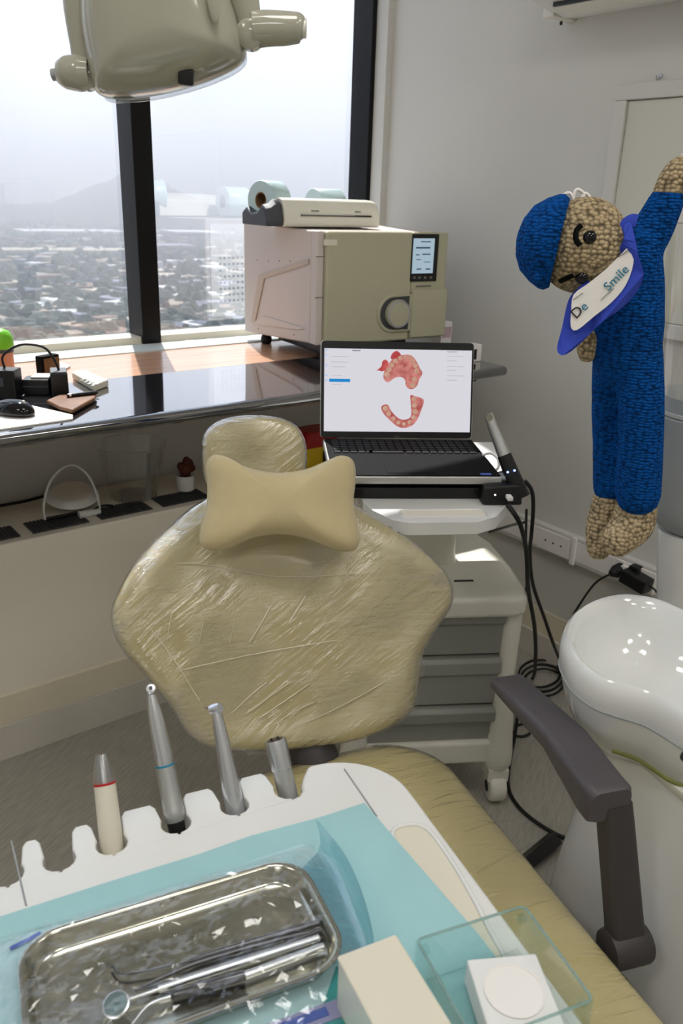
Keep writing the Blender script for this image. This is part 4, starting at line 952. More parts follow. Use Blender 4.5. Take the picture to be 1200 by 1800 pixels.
def drect(x0, y0, x1, y1, m, nm, o=-.0156):
    a, b = apx(x0, y0, o), apx(x1, y1, o); MB().box(((a.x+b.x)/2, o, (a.z+b.z)/2), (abs(b.x-a.x), .0006, abs(a.z-b.z))).build(nm, m, dsp, 0)
drect(727, 419, 760, 480, M['lcd'], 'lcd')
for q in ((731, 434, 756, 437), (740, 424, 757, 426), (731, 447, 737, 449), (742, 446, 756, 448), (731, 456, 740, 457), (745, 460, 756, 461), (732, 472, 740, 474), (748, 472, 756, 474)): drect(*q, M['lcd_dark'], 'lcd_line', -.0162)
for x in (728, 737, 747, 757): drect(x-2, 486, x+2, 490, M['inkgrey'], 'touch_key', -.0156)
drect(731, 502, 757, 504, M['inkgrey'], 'panel_line', -.0105)
# round door knob in a recess
kc = apx(692, 551, -.015)
rc_ = MB(); rp_ = []
R_ = .054
for k in range(25): a = math.radians(90+180*k/24); rp_.append((kc.x-.004+R_*math.cos(a), kc.z+R_*math.sin(a)))
rp_ += [(sx1-.001, kc.z-R_), (sx1-.001, kc.z+R_)]
rc_.tube([(x, -.015, z) for x, z in rp_], .006, 8, closed=True); rc_.build('knob_surround', 'ac_front', ac, 60)
MB().prism([(x, -.0152, z) for x, z in rp_], (0, -.001, 0)).build('knob_recess', 'charcoal', ac, 0)
MB().lathe([(.042, 0), (.044, .012), (.042, .018), (.036, .019), (.0, .0195)], 36, (kc.x+.008, -.0162, kc.z), (0, -1, 0)).build('door_knob', 'ac_front', ac, 40)
MB().lathe([(.0375, .0186), (.0390, .0197), (.0405, .0186)], 36, (kc.x+.008, -.0162, kc.z), (0, -1, 0), False, False).build('knob_ring', 'lilac', ac, 40)
a, b = apx(569, 421, -.015), apx(592, 432, -.015); MB().box(((a.x+b.x)/2, -.0155, (a.z+b.z)/2), (b.x-a.x, .002, a.z-b.z)).build('name_plate', 'ivory', ac, 0, .001)
# raised swoosh line on the door
sw = [apx(x, y, -.0135) for x, y in ((692, 445), (680, 480), (662, 505), (650, 525), (644, 545))]
MB().tube(cat_open(sw, 6), lerp_list([.0005, .002, .003, .003, .002], 25), 8).build('door_crease', 'ac_front', ac, 60)
# pressed relief and screws on the left side
nrm_s = mi.to_3x3() @ Vector((1, 0, 0))
def spx(x, y): return f(onpl(x, y, mi @ Vector((0, 0, 0)), nrm_s))
def cp3(x, y): return 400+x*500/1200, 300+y*350/840
rl = MB(); P = [spx(*cp3(*q)) for q in ((345, 372), (135, 440), (100, 640), (118, 642), (158, 455), (345, 395))]
rl.prism([p+Vector((-.0005, 0, 0)) for p in P], (-.004, 0, 0)); rl.build('side_relief', mat('relief_tan', (190, 174, 160), .5, var=.02), ac, 0, .002)
P = [spx(*cp3(*q)) for q in ((100, 645), (155, 612), (330, 665), (300, 672))]
MB().prism([p+Vector((-.0005, 0, 0)) for p in P], (-.003, 0, 0)).build('side_relief', 'ac_side', ac, 0, .002)
for q in ((125, 378), (172, 380), (218, 381), (263, 381), (130, 668), (280, 692)):
    p = spx(*cp3(*q)); MB().lathe([(.0022, 0), (.0022, .0012)], 10, p, (-1, 0, 0)).build('screw', 'inkgrey', ac, 0)
# back: vents
bkp = MB().box((aw_/2, ad+.002, (zbb+zt)/2), (aw_*.92, .004, (zt-zbb)*.92)).build('back_panel', 'paper', ac, 0, .001)
for ix in range(8):
    for iz in range(10): 
        if iz < 8: MB().box((.06+ix*.02, ad+.0045, .10+iz*.022), (.010, .0012, .007)).build('vent_slot', 'grill', bkp, 0)
for x, y in ((.10, .11), (aw_-.08, .11)):
    MB().lathe([(.018, 0), (.02, .008), (.02, .02), (.012, zb+.004)], 18, (x, y, .0)).build('foot', 'black', ac, 40)
    MB().lathe([(.016, 0), (.019, .008), (.019, .02), (.012, zbb+.008)], 18, (x-.06, ad-.09, .0)).build('foot', 'black', ac, 40)
MB().box((aw_/2, .26, .03), (.3, .3, .04)).build('chassis', 'black', ac, 0, .004)

# ------------------------------------------------------------------ bag sealer and film rolls on top
ST = CT+zt+.0045
def tpx(x, y, yl): return f(onpl(x, y, mi @ Vector((0, yl, 0)), nrm_f))
se0, se1 = tpx(498, 403, .12), tpx(664, 403, .12)
se = thing('bag_sealer', 'cream and charcoal bag sealing machine on top of the autoclave', 'bag sealer', mi @ Vector(((se0.x+se1.x)/2, .2, zt+.0045)), rza)
sw_ = se1.x-se0.x; hz2 = tpx(580, 350, .13).z-zt-.004
prof = [(-.085, 0), (-.09, .012), (-.086, hz2*.6), (-.070, hz2*.93), (-.05, hz2), (.02, hz2*.96), (.075, hz2*.7), (.08, 0)]
MB().rings([[Vector((x, y, z*k)) for y, z in prof] for x, k in ((-sw_/2, 1), (-sw_/2+.01, 1), (sw_/2-.03, 1), (sw_/2-.008, .97), (sw_/2, .9))]).build('cover', 'cream', se, 50, .004, 3)
zsl = tpx(580, 379, .11).z-zt-.0045
MB().box((.01, -.089, zsl), (sw_*.74, .006, .004)).build('slot', 'black', se, 0)
MB().box((-.02, -.0915, zsl+.001), (sw_*.55, .003, .0016)).build('slot_bar', 'steel', se, 0)
for x, w_ in ((-.065, .026), (.085, .02)): MB().box((x, -.0875, zsl+.012), (w_, .002, .003)).build('mark', 'inkgrey', se, 0)
cprof = [(-.08, 0), (-.083, .02), (-.07, hz2*.75), (-.045, hz2*.95), (-.02, hz2*.62), (.03, hz2*.55), (.06, hz2*.8), (.085, hz2*.6), (.085, 0)]
xL = tpx(431, 395, .15).x-(se0.x+se1.x)/2
MB().rings([[Vector((x, y, z*k)) for y, z in cprof] for x, k in ((xL+.052, .62), (xL+.056, .80), (xL+.075, .84), (-sw_/2-.02, 1.0), (-sw_/2-.001, 1.02))]).build('roll_cradle', 'charcoal', se, 40, .004, 3)
def roll(name, label, c, ax, r, w_, core=True):
    o_ = thing(name, label, 'film roll', c, 0, 'film rolls on the sealer'); fi = LO(o_); ax = Vector(ax).normalized()
    MB(fi).lathe([(r*.42, -w_/2), (r*.97, -w_/2), (r, -w_/2+.002), (r, w_/2-.002), (r*.97, w_/2), (r*.42, w_/2)], 40, c, ax, False, False).build('film', 'rollpaper', o_, 40)
    MB(fi).lathe([(r*.36, -w_/2+.001), (r*.42, -w_/2), (r*.42, w_/2), (r*.36, w_/2-.001)], 30, c, ax, False, False).build('core', 'orange', o_, 40)
    MB(fi).lathe([(r*.36, -.002), (r*.36, .002)], 24, c, ax).build('core_plug', 'brown', o_, 40)
    return o_
Xw = mi.to_3x3() @ Vector((1, 0, 0))
rc0 = onpl(463, 349, mi @ Vector((0, .22, 0)), nrm_f); rr0 = .047
rc0.z = ST+hz2*.62+rr0-.012
rc0 = onpl(455, 352, mi @ Vector((0, .23, 0)), nrm_f)
roll('film_roll', 'pale blue film roll with brown core standing in the sealer cradle', rc0+Xw*.035, (mi.to_3x3() @ Vector((1, .35, 0))), .056, .075)
rc1 = onpl(572, 352, mi @ Vector((0, .36, 0)), nrm_f)
rc1.z = ST+.055
roll('film_roll', 'pale green film roll lying behind the sealer on the autoclave', rc1, (mi.to_3x3() @ Vector((1, .1, 0))), .055, .10)

# ================================================================== SMALL THINGS BY THE RIGHT WALL
def pbox(name, label, cat, px0, py1, px1, py0, z, depth, m, rz=rza, bev=.003, group=None, parts=None):
    a, b = onz(px0, py1, z), onz(px1, py1, z); c = (a+b)/2; b_ = c.dot(FH); t_ = onb((px0+px1)/2, py0, b_)
    w_ = abs((b-a).dot(RH)); h_ = t_.z-z
    o_ = thing(name, label, cat, (c.x, c.y, z), rz, group); MB().box((0, depth/2, h_/2), (w_, depth, h_)).build('body', m, o_, 0, bev)
    return o_, w_, h_, depth
o, w_, h_, d_ = pbox('small_carton', 'small white carton with a pink printed label beside the autoclave', 'carton', 771, 613, 794, 566, CT, .05, 'paper')
MB().box((0, -.0008, h_*.62), (w_*.8, .0012, h_*.4)).build('label_print', mat('pinkish_print', (196, 170, 176), .6, var=.2, nscale=60), o, 0)
o, w_, h_, d_ = pbox('dispenser_box', 'small white dispenser with a black front at the counter end behind the laptop', 'dispenser', 826, 636, 847, 606, CT, .04, 'paper')
MB().box((-w_*.25, -.001, h_*.45), (w_*.4, .002, h_*.6)).build('front_cover', 'black', o, 0)
# sharps container on the convector casing / floor shelf behind the chair
zc = .6415
sp_ = onpl(549, 822, (0, 2.2, 0), (0, 1, 0))
shp = thing('sharps_container', 'yellow sharps container with a red lid behind the headrest', 'sharps container', (sp_.x, 2.2, zc), 0)
zy1 = onpl(549, 776, (0, 2.2, 0), (0, 1, 0)).z-zc; zr = onpl(549, 753, (0, 2.2, 0), (0, 1, 0)).z-zc
MB().rings([[Vector((x*k, y*k, z)) for x, y in rrect(-.07, -.055, .07, .055, .02, 4)] for z, k in ((0, .86), (zy1, 1))]).build('bin', 'yellow', shp, 50)
MB().rings([[Vector((x*k, y*k, z)) for x, y in rrect(-.07, -.055, .07, .055, .02, 4)] for z, k in ((zy1-.005, 1.05), (zy1+.010, 1.05), (zr, .8))]).build('lid', 'red', shp, 40, .003)
MB().box((.02, -.0545, zy1*.5), (.03, .004, zy1*.5)).build('warning_mark', 'ink', shp, 0)

# ================================================================== CUSPIDOR UNIT (spittoon, column, clear tube)
ax = onb(1248, 740, 1.5); AXa = Vector((ax.x, ax.y, 0))
cu = thing('cuspidor_unit', 'white dental cuspidor unit with spittoon bowl and tall clear tube at right', 'cuspidor', W(.62, 1.12, 0), R24)
f = LO(cu)
def edge(px_, py_):
    p = onb(px_, py_, 1.5); return max(.02, (AXa-p).dot(RH)), p.z
def lat(pts, name, m, cap0=True, cap1=True, n=40):
    return MB(f).lathe(pts, n, AXa, (0, 0, 1), cap0, cap1).build(name, m, cu, 40)
e1 = [edge(*p) for p in ((1155, 1075), (1156, 1000), (1158, 930))]
lat([(.10, 0), (.10, .02), (max(.06, e1[0][0]*1.05), .05), (max(.055, e1[0][0]), .45)]+e1, 'column', 'white')
lat([(e1[2][0]*.6, e1[2][1]-.01), (.03, e1[2][1]+.03)], 'column_joint', 'white')
e2 = [edge(*p) for p in ((1180, 938), (1152, 918), (1143, 885), (1149, 800), (1155, 728))]; lat(e2+[(e2[-1][0]-.004, e2[-1][1]+.003)], 'bottle_holder', 'greyplas')
e3 = [edge(*p) for p in ((1158, 724), (1156, 717))]; lat(e3, 'holder_rim', 'white')
e4 = [edge(*p) for p in ((1162, 722), (1166, 640), (1173, 520), (1183, 380), (1188, 316))]; lat(e4, 'clear_tube', M['tube_clear'], False, False)
zz = edge(1168, 592)[1]; lat([(e4[1][0]-.006, e4[0][1]+.002), (e4[1][0]-.006, edge(1164, 692)[1])], 'tube_liquid', 'greyplas')
c0 = onb(1190, 350, 1.43); MB(f).box(c0+RH*.016, (.034, .02, .075), Matrix.Rotation(-YAW, 3, 'Z')).build('tube_clip', 'paper', cu, 0, .004)
MB(f).box(onb(1200, 288, 1.44)+RH*.006, (.02, .02, .03), Matrix.Rotation(-YAW, 3, 'Z')).build('nozzle', 'paper', cu, 0, .003)
zc_ = c0.z; MB(f).tube([c0+RH*.02, Vector((AXa.x, AXa.y, zc_))], .007, 10).build('clip_arm', 'paper', cu, 50)
MB(f).tube([c0+RH*.016+Vector((0, 0, .03)), onb(1200, 288, 1.44)+RH*.006], .005, 8).build('nozzle_tube', 'paper', cu, 50)
# body
def urect(hx_, hy_, r, cx, cy): return [(cx+x, cy+y) for x, y in rrect(-hx_, -hy_, hx_, hy_, r, 8)]
BC = W(.665, 1.10, 0); lf = f(BC)
R = []
for z, gx_, gy_, ox in ((0, .235, .235, -.01), (.2, .225, .225, -.006), (.45, .205, .21, 0), (.62, .19, .195, .004), (.685, .185, .19, .005)):
    R.append([Vector((lf.x+ox+x, lf.y+y, z)) for x, y in rrect(-gx_, -gy_, gx_, gy_, .09, 8)])
MB().rings(R).build('body', 'white', cu, 50)
MB().rings([[Vector((lf.x+.005+x, lf.y+y, z)) for x, y in rrect(-g_, -g_, g_, g_, .09, 8)] for z, g_ in ((.685, .187), (.689, .189), (.699, .189), (.703, .184))]).build('top_plate', 'cream', cu, 50)
# bowl
bo_px = [(985, 1122), (1000, 1087), (1038, 1062), (1082, 1051), (1125, 1053), (1165, 1063), (1215, 1085), (1290, 1110), (1350, 1170), (1360, 1250), (1300, 1300), (1230, 1286), (1180, 1258), (1140, 1236), (1095, 1222), (1050, 1207), (1012, 1180), (992, 1150)]
RZ_ = .822
bpl = [f(onz(x, y, RZ_)) for x, y in bo_px]; bcl = cat_closed([(p.x, p.y, 0) for p in bpl], 4)
bcx = sum(p.x for p in bcl)/len(bcl); bcy = sum(p.y for p in bcl)/len(bcl)
lev = [(.40, .66), (.62, .675), (.80, .705), (.91, .745), (.965, .775), (.985, .785), (1.0, .80), (1.0, .815), (.975, .829), (.93, .836), (.88, .832), (.84, .818), (.80, .79), (.72, .755), (.55, .735), (.3, .727), (.02, .724)]
MB().rings([[Vector((bcx+(p.x-bcx)*k, bcy+(p.y-bcy)*k, z)) for p in bcl] for k, z in lev]).build('bowl', 'ceramic', cu, 70)
MB().tube([Vector((bcx+(p.x-bcx)*.978, bcy+(p.y-bcy)*.978, .781)) for p in bcl], .0022, 6, closed=True).build('bowl_seam', 'greyplas', cu, 60)
MB().tube([Vector((bcx+(p.x-bcx)*.80, bcy+(p.y-bcy)*.80, .7035)) for p in bcl[36:58]], .004, 6).build('seal_strip', 'olive', cu, 60)
# letter on the front face of the body
tpz = None
cfx = UX; 
fp_ = BC - UY*.2
pq = onpl(1201, 1325, BC-UY*.1935+Vector((0, 0, 0)), UY)
text_mesh('Q', .022, 'letter', M['ink'], cu, LO(cu)(Vector((0, 0, 0))) and (cu.matrix_basis.inverted() @ frame_m(pq-UY*.004, UX, Vector((0, 0, 1)), -UY)), .0015)

# ================================================================== CROCHET DOLL
DB = 1.36
dl = thing('crochet_doll', 'blue and beige crochet doll with a cap hanging by its hand from the clear tube', 'doll', onb(1090, 990, DB), -YAW)
f = LO(dl); K = .00099
def D(x, y, b=0): return onb(x, y, DB+b)
def remesh(o_, vsz=.006, sm=3):
    m_ = o_.modifiers.new('remesh', 'REMESH'); m_.mode = 'VOXEL'; m_.voxel_size = vsz; m_.use_smooth_shade = True
    s_ = o_.modifiers.new('smooth', 'SMOOTH'); s_.iterations = sm; s_.factor = .5
def blob(mb, pts, radii, n=20, flat=None):
    P = cat_open(pts, 6); r = lerp_list(radii, len(P))
    d0 = (P[0]-P[1]).normalized(); d1 = (P[-1]-P[-2]).normalized()
    P = [P[0]+d0*r[0]*.85, P[0]+d0*r[0]*.5]+P+[P[-1]+d1*r[-1]*.5, P[-1]+d1*r[-1]*.85]; r = [r[0]*.5, r[0]*.86]+r+[r[-1]*.86, r[-1]*.5]
    mb.tube(P, r, n)
su = MB(f)
blob(su, [D(1112, 440), D(1108, 500), D(1103, 570), D(1100, 625)], [44*K, 52*K, 57*K, 55*K], 28)
blob(su, [D(1078, 620, .01), D(1068, 700, .03), D(1068, 780, .03), D(1070, 858, .03)], [34*K, 27*K, 26*K, 28*K], 24)
blob(su, [D(1120, 620, -.01), D(1126, 700, -.024), D(1125, 790, -.026), D(1121, 870, -.026)], [40*K, 37*K, 37*K, 38*K], 24)
blob(su, [D(1125, 440), D(1148, 400), D(1172, 352)], [34*K, 32*K, 27*K], 24)
blob(su, [D(1075, 450), D(1055, 510), D(1042, 570)], [28*K, 26*K, 22*K], 20)
so_ = su.build('suit', M['knit_blue'], dl, 180); remesh(so_)
hnd_ = MB(f); blob(hnd_, [D(1172, 348), D(1180, 322), D(1195, 300), D(1215, 296, .02)], [24*K, 23*K, 22*K, 20*K], 20); remesh(hnd_.build('hand', M['knit_beige'], dl, 180))
hnd_ = MB(f); blob(hnd_, [D(1040, 575), D(1032, 605), D(1032, 622)], [20*K, 19*K, 16*K], 20); remesh(hnd_.build('hand', M['knit_beige'], dl, 180))
ft = MB(f); blob(ft, [D(1068, 880, .03), D(1055, 930, .02), D(1052, 965, .01)], [28*K, 27*K, 22*K], 20); remesh(ft.build('foot', M['knit_beige'], dl, 180))
ft = MB(f); blob(ft, [D(1118, 890, -.012), D(1110, 922, -.02), D(1085, 950, -.05)], [36*K, 38*K, 30*K], 24); remesh(ft.build('foot', M['knit_beige'], dl, 180))
# head
hcn = D(1024, 432, -.035); _d = ray(1024, 432); HP = Vector((_d.y, -_d.x, 0)).normalized()
hm_ = MB(f); hm_.lathe([(72*K*math.sin(math.pi*i/16), -68*K*math.cos(math.pi*i/16)) for i in range(17)], 32, hcn, (HP*-1+Vector((0, 0, .1))).normalized()); hd0 = hm_.build('head', M['knit_beige'], dl, 180); remesh(hd0, .007)
ca = (HP*-1+Vector((0, 0, .12))).normalized(); cc = D(969, 426, -.035)
cpr = [(66*K, -.012), (71*K, -.004), (70*K, .004), (62*K, 20*K), (48*K, 38*K), (28*K, 49*K), (8*K, 53*K)]
cpo = MB(f); cpo.lathe(cpr, 32, cc, ca); cp_ = cpo.build('cap', M['knit_blue'], dl, 60)
bm_ = MB(f); blob(bm_, [D(958, 470, -.06), D(950, 482, -.075), D(944, 489, -.085)], [14*K, 11*K, 5*K], 14, ); bm_.build('cap_peak', M['knit_blue'], cp_, 60)
def on_head(x, y):
    # nearest point of the head ball along the pixel ray
    d_ = ray(x, y).normalized(); oc = CAM-hcn; b_ = oc.dot(d_); r_ = 70*K; q_ = b_*b_-(oc.dot(oc)-r_*r_); t_ = -b_-math.sqrt(max(q_, 0)); return CAM+d_*t_
for x, y in ((1036, 417), (1022, 488)):
    p = on_head(x, y); MB(f).lathe([(10*K*math.sin(math.pi*i/10), -9*K*math.cos(math.pi*i/10)) for i in range(11)], 18, p, (p-hcn).normalized()).build('eye', 'eye', hd0, 180)
for pts in (((1022, 396), (1013, 405), (1012, 420), (1019, 432)), ((985, 494), (995, 489), (1008, 483))):
    MB(f).tube(cat_open([on_head(*q)+(CAM-hcn).normalized()*.001 for q in pts], 5), 4.2*K, 8).build('eyebrow', 'blackmat', hd0, 180)
for i, pts in enumerate((((1000, 365), (990, 345), (1002, 340), (1010, 362)), ((1005, 362), (1012, 334), (1026, 342), (1018, 366)), ((1015, 362), (1028, 340), (1038, 354), (1030, 372)))):
    MB(f).tube(cat_open([D(x, y, -.04) for x, y in pts], 6), 2.4*K, 8).build('yarn_loop', 'paper', hd0, 180)
# cloth bib with print
bpts = [(1108, 392), (1117, 425), (1122, 450), (1131, 482), (1120, 512), (1092, 542), (1058, 566), (1024, 600), (1000, 620), (986, 624), (979, 612), (988, 575), (999, 528), (1018, 505), (1050, 480), (1080, 448), (1096, 420), (1096, 398)]
BDB = DB-.078
def bibp(x, y): return onb(x, y, BDB+.012*math.sin((x-y*.6)*.05)-.0003*(600-y)*.2)
P = cat_closed([bibp(*q) for q in bpts], 4); k_ = MB(f); k_.prism(P, FH*.0015)
bb_ = k_.build('bib', 'doll_bib', dl, 0)
cpl = [(1110, 431), (1113, 462), (1100, 500), (1076, 530), (1044, 556), (1014, 580), (1003, 574), (1004, 545), (1008, 518), (1034, 498), (1066, 472), (1092, 446)]
Q = [onb(x, y, BDB-.017) for x, y in cpl]; k_ = MB(f); k_.prism(cat_closed(Q, 3), FH*.001); pn_ = k_.build('bib_print', 'paper', bb_, 0)
e1_, e2_ = onb(1006, 562, BDB-.019), onb(1104, 462, BDB-.019); xd = (e2_-e1_).normalized(); yd = xd.cross(FH); yd = yd if yd.z > 0 else -yd
li = dl.matrix_basis.inverted()
for txt, (x, y), sz, m_ in (('D', (1014, 549), .022, 'ink'), ('e', (1026, 539), .020, 'inkteal'), ('Smile', (1083, 489), .0195, 'inkteal')):
    text_mesh(txt, sz, 'lettering', M[m_], pn_, li @ frame_m(onb(x, y, BDB-.0185), xd, yd, xd.cross(yd)), .0003)
for (a, b) in (((1007, 527), (1024, 515)), ((1056, 527), (1078, 507)), ((1086, 452), (1104, 440))):
    MB(f).tube([onb(*a, BDB-.0185), onb(*b, BDB-.0185)], .0006, 6).build('print_line', 'inkgrey', pn_, 0)
st_ = MB(f); sp_ = [onb(x, y, BDB-.004) for x, y in ((1100, 430), (1097, 408), (1100, 394), (1110, 387), (1119, 388))]; st_.tube(cat_open(sp_, 5), .009, 10, True, .12, FH); st_.build('bib_strap', 'doll_bib', bb_, 60)

# ================================================================== RIGHT WALL
def rw(x, y, off=0): return onpl(x, y, (RWX-off, 0, 0), (1, 0, 0))
wbd = thing('wall_cabinet_door', 'cream framed cabinet door set in the right wall behind the doll', 'cabinet door', (RWX-.001, 1.2, 1.15))
f = LO(wbd); z0_, z1_ = 1.16, rw(1090, 150).z; y1_ = rw(1089, 155).y; y0_ = .62
for c, d_ in (((RWX-.009, (y0_+y1_)/2, z1_-.02), (.018, y1_-y0_, .04)), ((RWX-.009, (y0_+y1_)/2, z0_+.02), (.018, y1_-y0_, .04)), ((RWX-.0095, y1_-.02, (z0_+z1_)/2), (.017, .04, z1_-z0_-.081)), ((RWX-.0095, y0_+.02, (z0_+z1_)/2), (.017, .04, z1_-z0_-.081))):
    MB(f).box(c, d_).build('frame_rail', 'wall', wbd, 0, .002, 1)
MB(f).box((RWX-.005, (y0_+y1_)/2, (z0_+z1_)/2), (.008, y1_-y0_-.084, z1_-z0_-.084)).build('door_leaf', mat('door_leaf_paint', (204, 202, 190), .6, var=.01), wbd, 0, .001)
hk = thing('wall_hook', 'tiny metal hook on the wall above the cabinet door', 'hook', rw(1160, 138))
p = f = None
MB().tube(cat_open([(0, 0, .012), (-.006, 0, .0), (-.016, 0, -.004), (-.02, 0, .006)], 5), .0018, 8).build('hook', 'satin', hk, 60)
MB().lathe([(.006, 0), (.006, .003)], 14, (0, 0, .006), (-1, 0, 0)).build('base', 'satin', hk, 0)
# air conditioner
p = rw(985, 46)
acn = thing('air_conditioner', 'white wall air conditioner cut off by the top right corner', 'air conditioner', (RWX, 1.3, p.z))
f = LO(acn); za = p.z; yl_ = rw(1003, 40).y
prf = [(0, 0), (-.06, -.005), (-.19, .02), (-.215, .06), (-.21, .25), (-.17, .285), (0, .285)]
MB(f).rings([[Vector((RWX-.0+x, y, za+.012+z)) for x, z in prf] for y in (yl_-.005, yl_-.85)]).build('housing', 'white', acn, 30, .006)
MB(f).box((RWX-.05, yl_+.0, za+.14), (.10, .04, .27)).build('end_plate', 'cream', acn, 0, .004)
MB(f).box((RWX-.105, yl_-.43, za+.021), (.10, .74, .012)).build('outlet_slot', 'black', acn, 0)
MB(f).box((RWX-.12, yl_-.43, za+.012), (.07, .74, .004), Matrix.Rotation(math.radians(12), 3, 'Y')).build('louver', 'cream', acn, 0, .001)
MB(f).tube([(RWX-.03, yl_+.01, za+.006), (RWX-.03, yl_+.01, za-.004)], .004, 8).build('drain_stub', 'black', acn, 0)
# cable trunking with sockets
zt1, zt0 = .502, .412
tk = thing('cable_trunking', 'white plastic cable trunking with sockets along the right wall', 'cable trunking', (RWX-.001, 1.4, zt0))
f = LO(tk)
MB(f).box((RWX-.014, 1.25, (zt1+zt0)/2), (.028, 1.6, zt1-zt0)).build('channel', 'wall', tk, 0, .003)
MB(f).box((RWX-.029, 1.25, (zt1+zt0)/2), (.003, 1.6, (zt1-zt0)*.72)).build('cover_strip', 'paper', tk, 0, .001)
for (x, y) in ((975, 945), (1118, 1015)):
    c = rw(x, y, .03); so2 = MB(f).box((RWX-.033, c.y, (zt1+zt0)/2), (.006, .13, .070)).build('socket_plate', 'paper', tk, 0, .002)
    for s in (-.032, .0, .032):
        MB(f).lathe([(.0035, 0), (.0035, .0006)], 10, (RWX-.0362, c.y+s, (zt1+zt0)/2), (-1, 0, 0)).build('socket_hole', 'black', so2, 0)
c = rw(1010, 958, .03); MB(f).box((RWX-.034, c.y, (zt1+zt0)/2), (.009, .016, zt1-zt0+.004)).build('joint_clip', 'paper', tk, 0, .002)
pg_ = rw(1086, 1003, .05)
pl_ = thing('power_plug', 'round black power plug in the trunking socket with its cord', 'power plug', pg_)
f = LO(pl_)
MB(f).tube([pg_+Vector((.018, 0, 0)), pg_+Vector((-.012, 0, 0)), pg_+Vector((-.03, .004, -.004))], [.022, .02, .010], 18).build('plug', 'rubber', pl_, 50)
MB(f).tube([pg_+Vector((.018, -.012, .006)), pg_+Vector((-.002, -.016, .006))], .016, 14).build('adapter_ring', 'paper', pl_, 50)
D_ = [pg_+Vector((-.03, .004, -.004)), rw(1045, 1026, .10), rw(1015, 1068, .12), rw(992, 1108, .12), rw(984, 1150, .12), onz(990, 1185, .01), onz(1010, 1230, .006)]
MB(f).tube(cat_open(D_, 8), .0035, 8).build('cord', 'cable', pl_, 60)
pa = rw(1118, 1020, .06)
ad_ = thing('power_adapter', 'black power adapter block plugged in beside the round plug', 'power adapter', pa)
f = LO(ad_)
MB(f).box(pa, (.05, .085, .042), Matrix.Rotation(math.radians(8), 3, 'X')).build('block', 'black', ad_, 0, .004)
MB(f).box(pa+Vector((.02, .02, .025)), (.03, .03, .02)).build('pin_block', 'black', ad_, 0, .003)
MB(f).tube(cat_open([pa+Vector((0, -.042, 0)), pa+Vector((0, -.07, -.01)), pa+Vector((.01, -.10, -.06)), pa+Vector((.01, -.12, -.2))], 5), .003, 8).build('cord', 'cable', ad_, 60)

# ------------------------------------------------------------------ loose cables behind the cart
def cable(label, pts, r):
    o_ = thing('cable', label, 'cable', pts[-1], 0, 'black cables behind the cart'); MB(LO(o_)).tube(cat_open(pts, 8), r, 8).build('cord', 'cable', o_, 60); return o_
gz = .006
cable('thick black cable from the scanner cradle front down behind the cart', [onb(892, 888, 1.645), onb(905, 905, 1.63), onb(916, 928, 1.65), onb(925, 972, 1.72), onb(928, 1035, 1.8), onb(939, 1100, 1.95), onb(941, 1155, 2.1), onz(936, 1192, gz), onz(915, 1198, gz)], .0055)
cable('black cable looping from the cradle side to the floor by the cuspidor', [onb(922, 845, 1.72), onb(934, 862, 1.72), onb(937, 890, 1.72), onb(934, 935, 1.74), onb(931, 970, 1.78), onb(936, 1025, 1.85), onb(956, 1085, 1.95), onb(978, 1147, 2.05), onz(1000, 1197, gz), onz(1017, 1235, gz)], .0045)
cable('thin black cable hanging beside the cart leg', [onb(925, 895, 1.9), onb(924, 960, 1.9), onb(926, 1020, 1.9), onb(917, 1072, 1.95), onb(903, 1125, 2.0), onb(897, 1175, 2.05), onz(890, 1215, gz), onz(900, 1225, gz)], .0032)
cable('short black cable running back under the cart tray', [onb(922, 918, 1.86), onb(908, 921, 1.9), onb(890, 926, 2.0), onb(860, 935, 2.1)], .0035)
lo = []
for k in range(26):
    a = k*.72; lo.append(onz(948+38*math.cos(a)+k*.4, 1180+26*math.sin(a)+k*.9, gz+.004*(k % 5)))
cable('coiled heap of black cable on the floor behind the cart', lo, .004)
lo = [onz(x, y, gz) for x, y in ((940, 1235), (910, 1240), (895, 1262), (905, 1292), (930, 1290), (932, 1270), (908, 1275))]
cable('small loop of black cable on the floor beside the cart foot', lo, .004)
lo = [onz(x, y, gz) for x, y in ((912, 1240), (905, 1290), (896, 1340), (893, 1380), (905, 1410), (935, 1440), (985, 1470), (1030, 1480))]
cable('black cable curving over the floor from the cart foot towards the chair base', lo, .005)

# ================================================================== THINGS ON THE CONVECTOR CASING
CY = 2.16; cz = .6415
def cp(x, y, yy=CY): return onpl(x, y, (0, yy, 0), (0, 1, 0))
hb = thing('magnifier_headband', 'white arched magnifier headband with a round lens lying on the convector casing', 'headband', cp(125, 925) * 1)
hb.location.z = cz; hb.matrix_basis = Matrix.Translation(Vector((hb.location.x, hb.location.y, cz)))
f = LO(hb)
def lift(p): return Vector((p.x, p.y, max(p.z, cz+.004)))
MB(f).tube(cat_open([lift(cp(x, y)) for x, y in ((80, 924), (77, 885), (88, 846), (110, 822), (132, 818), (155, 836), (170, 868), (176, 905))], 6), .0055, 10, True, .6).build('band', 'white', hb, 60)
d0_ = onpl(130, 902, (0, 2.24, 0), (0, 1, 0)); d0_.z = cz+.028
dsk = MB(f).lathe([(.0, -.008), (.065, -.008), (.076, 0), (.066, .012), (.055, .016), (.0, .016)], 40, d0_, (-.05, -.2, .95)).build('lens_disc', 'white', hb, 50)
MB(f).lathe([(.052, .0165), (.0, .0175)], 36, d0_, (-.05, -.2, .95)).build('lens', 'casing', dsk, 50)
MB(f).tube([lift(cp(82, 920)), lift(cp(148, 917))], .005, 10).build('arm', 'black', hb, 50)
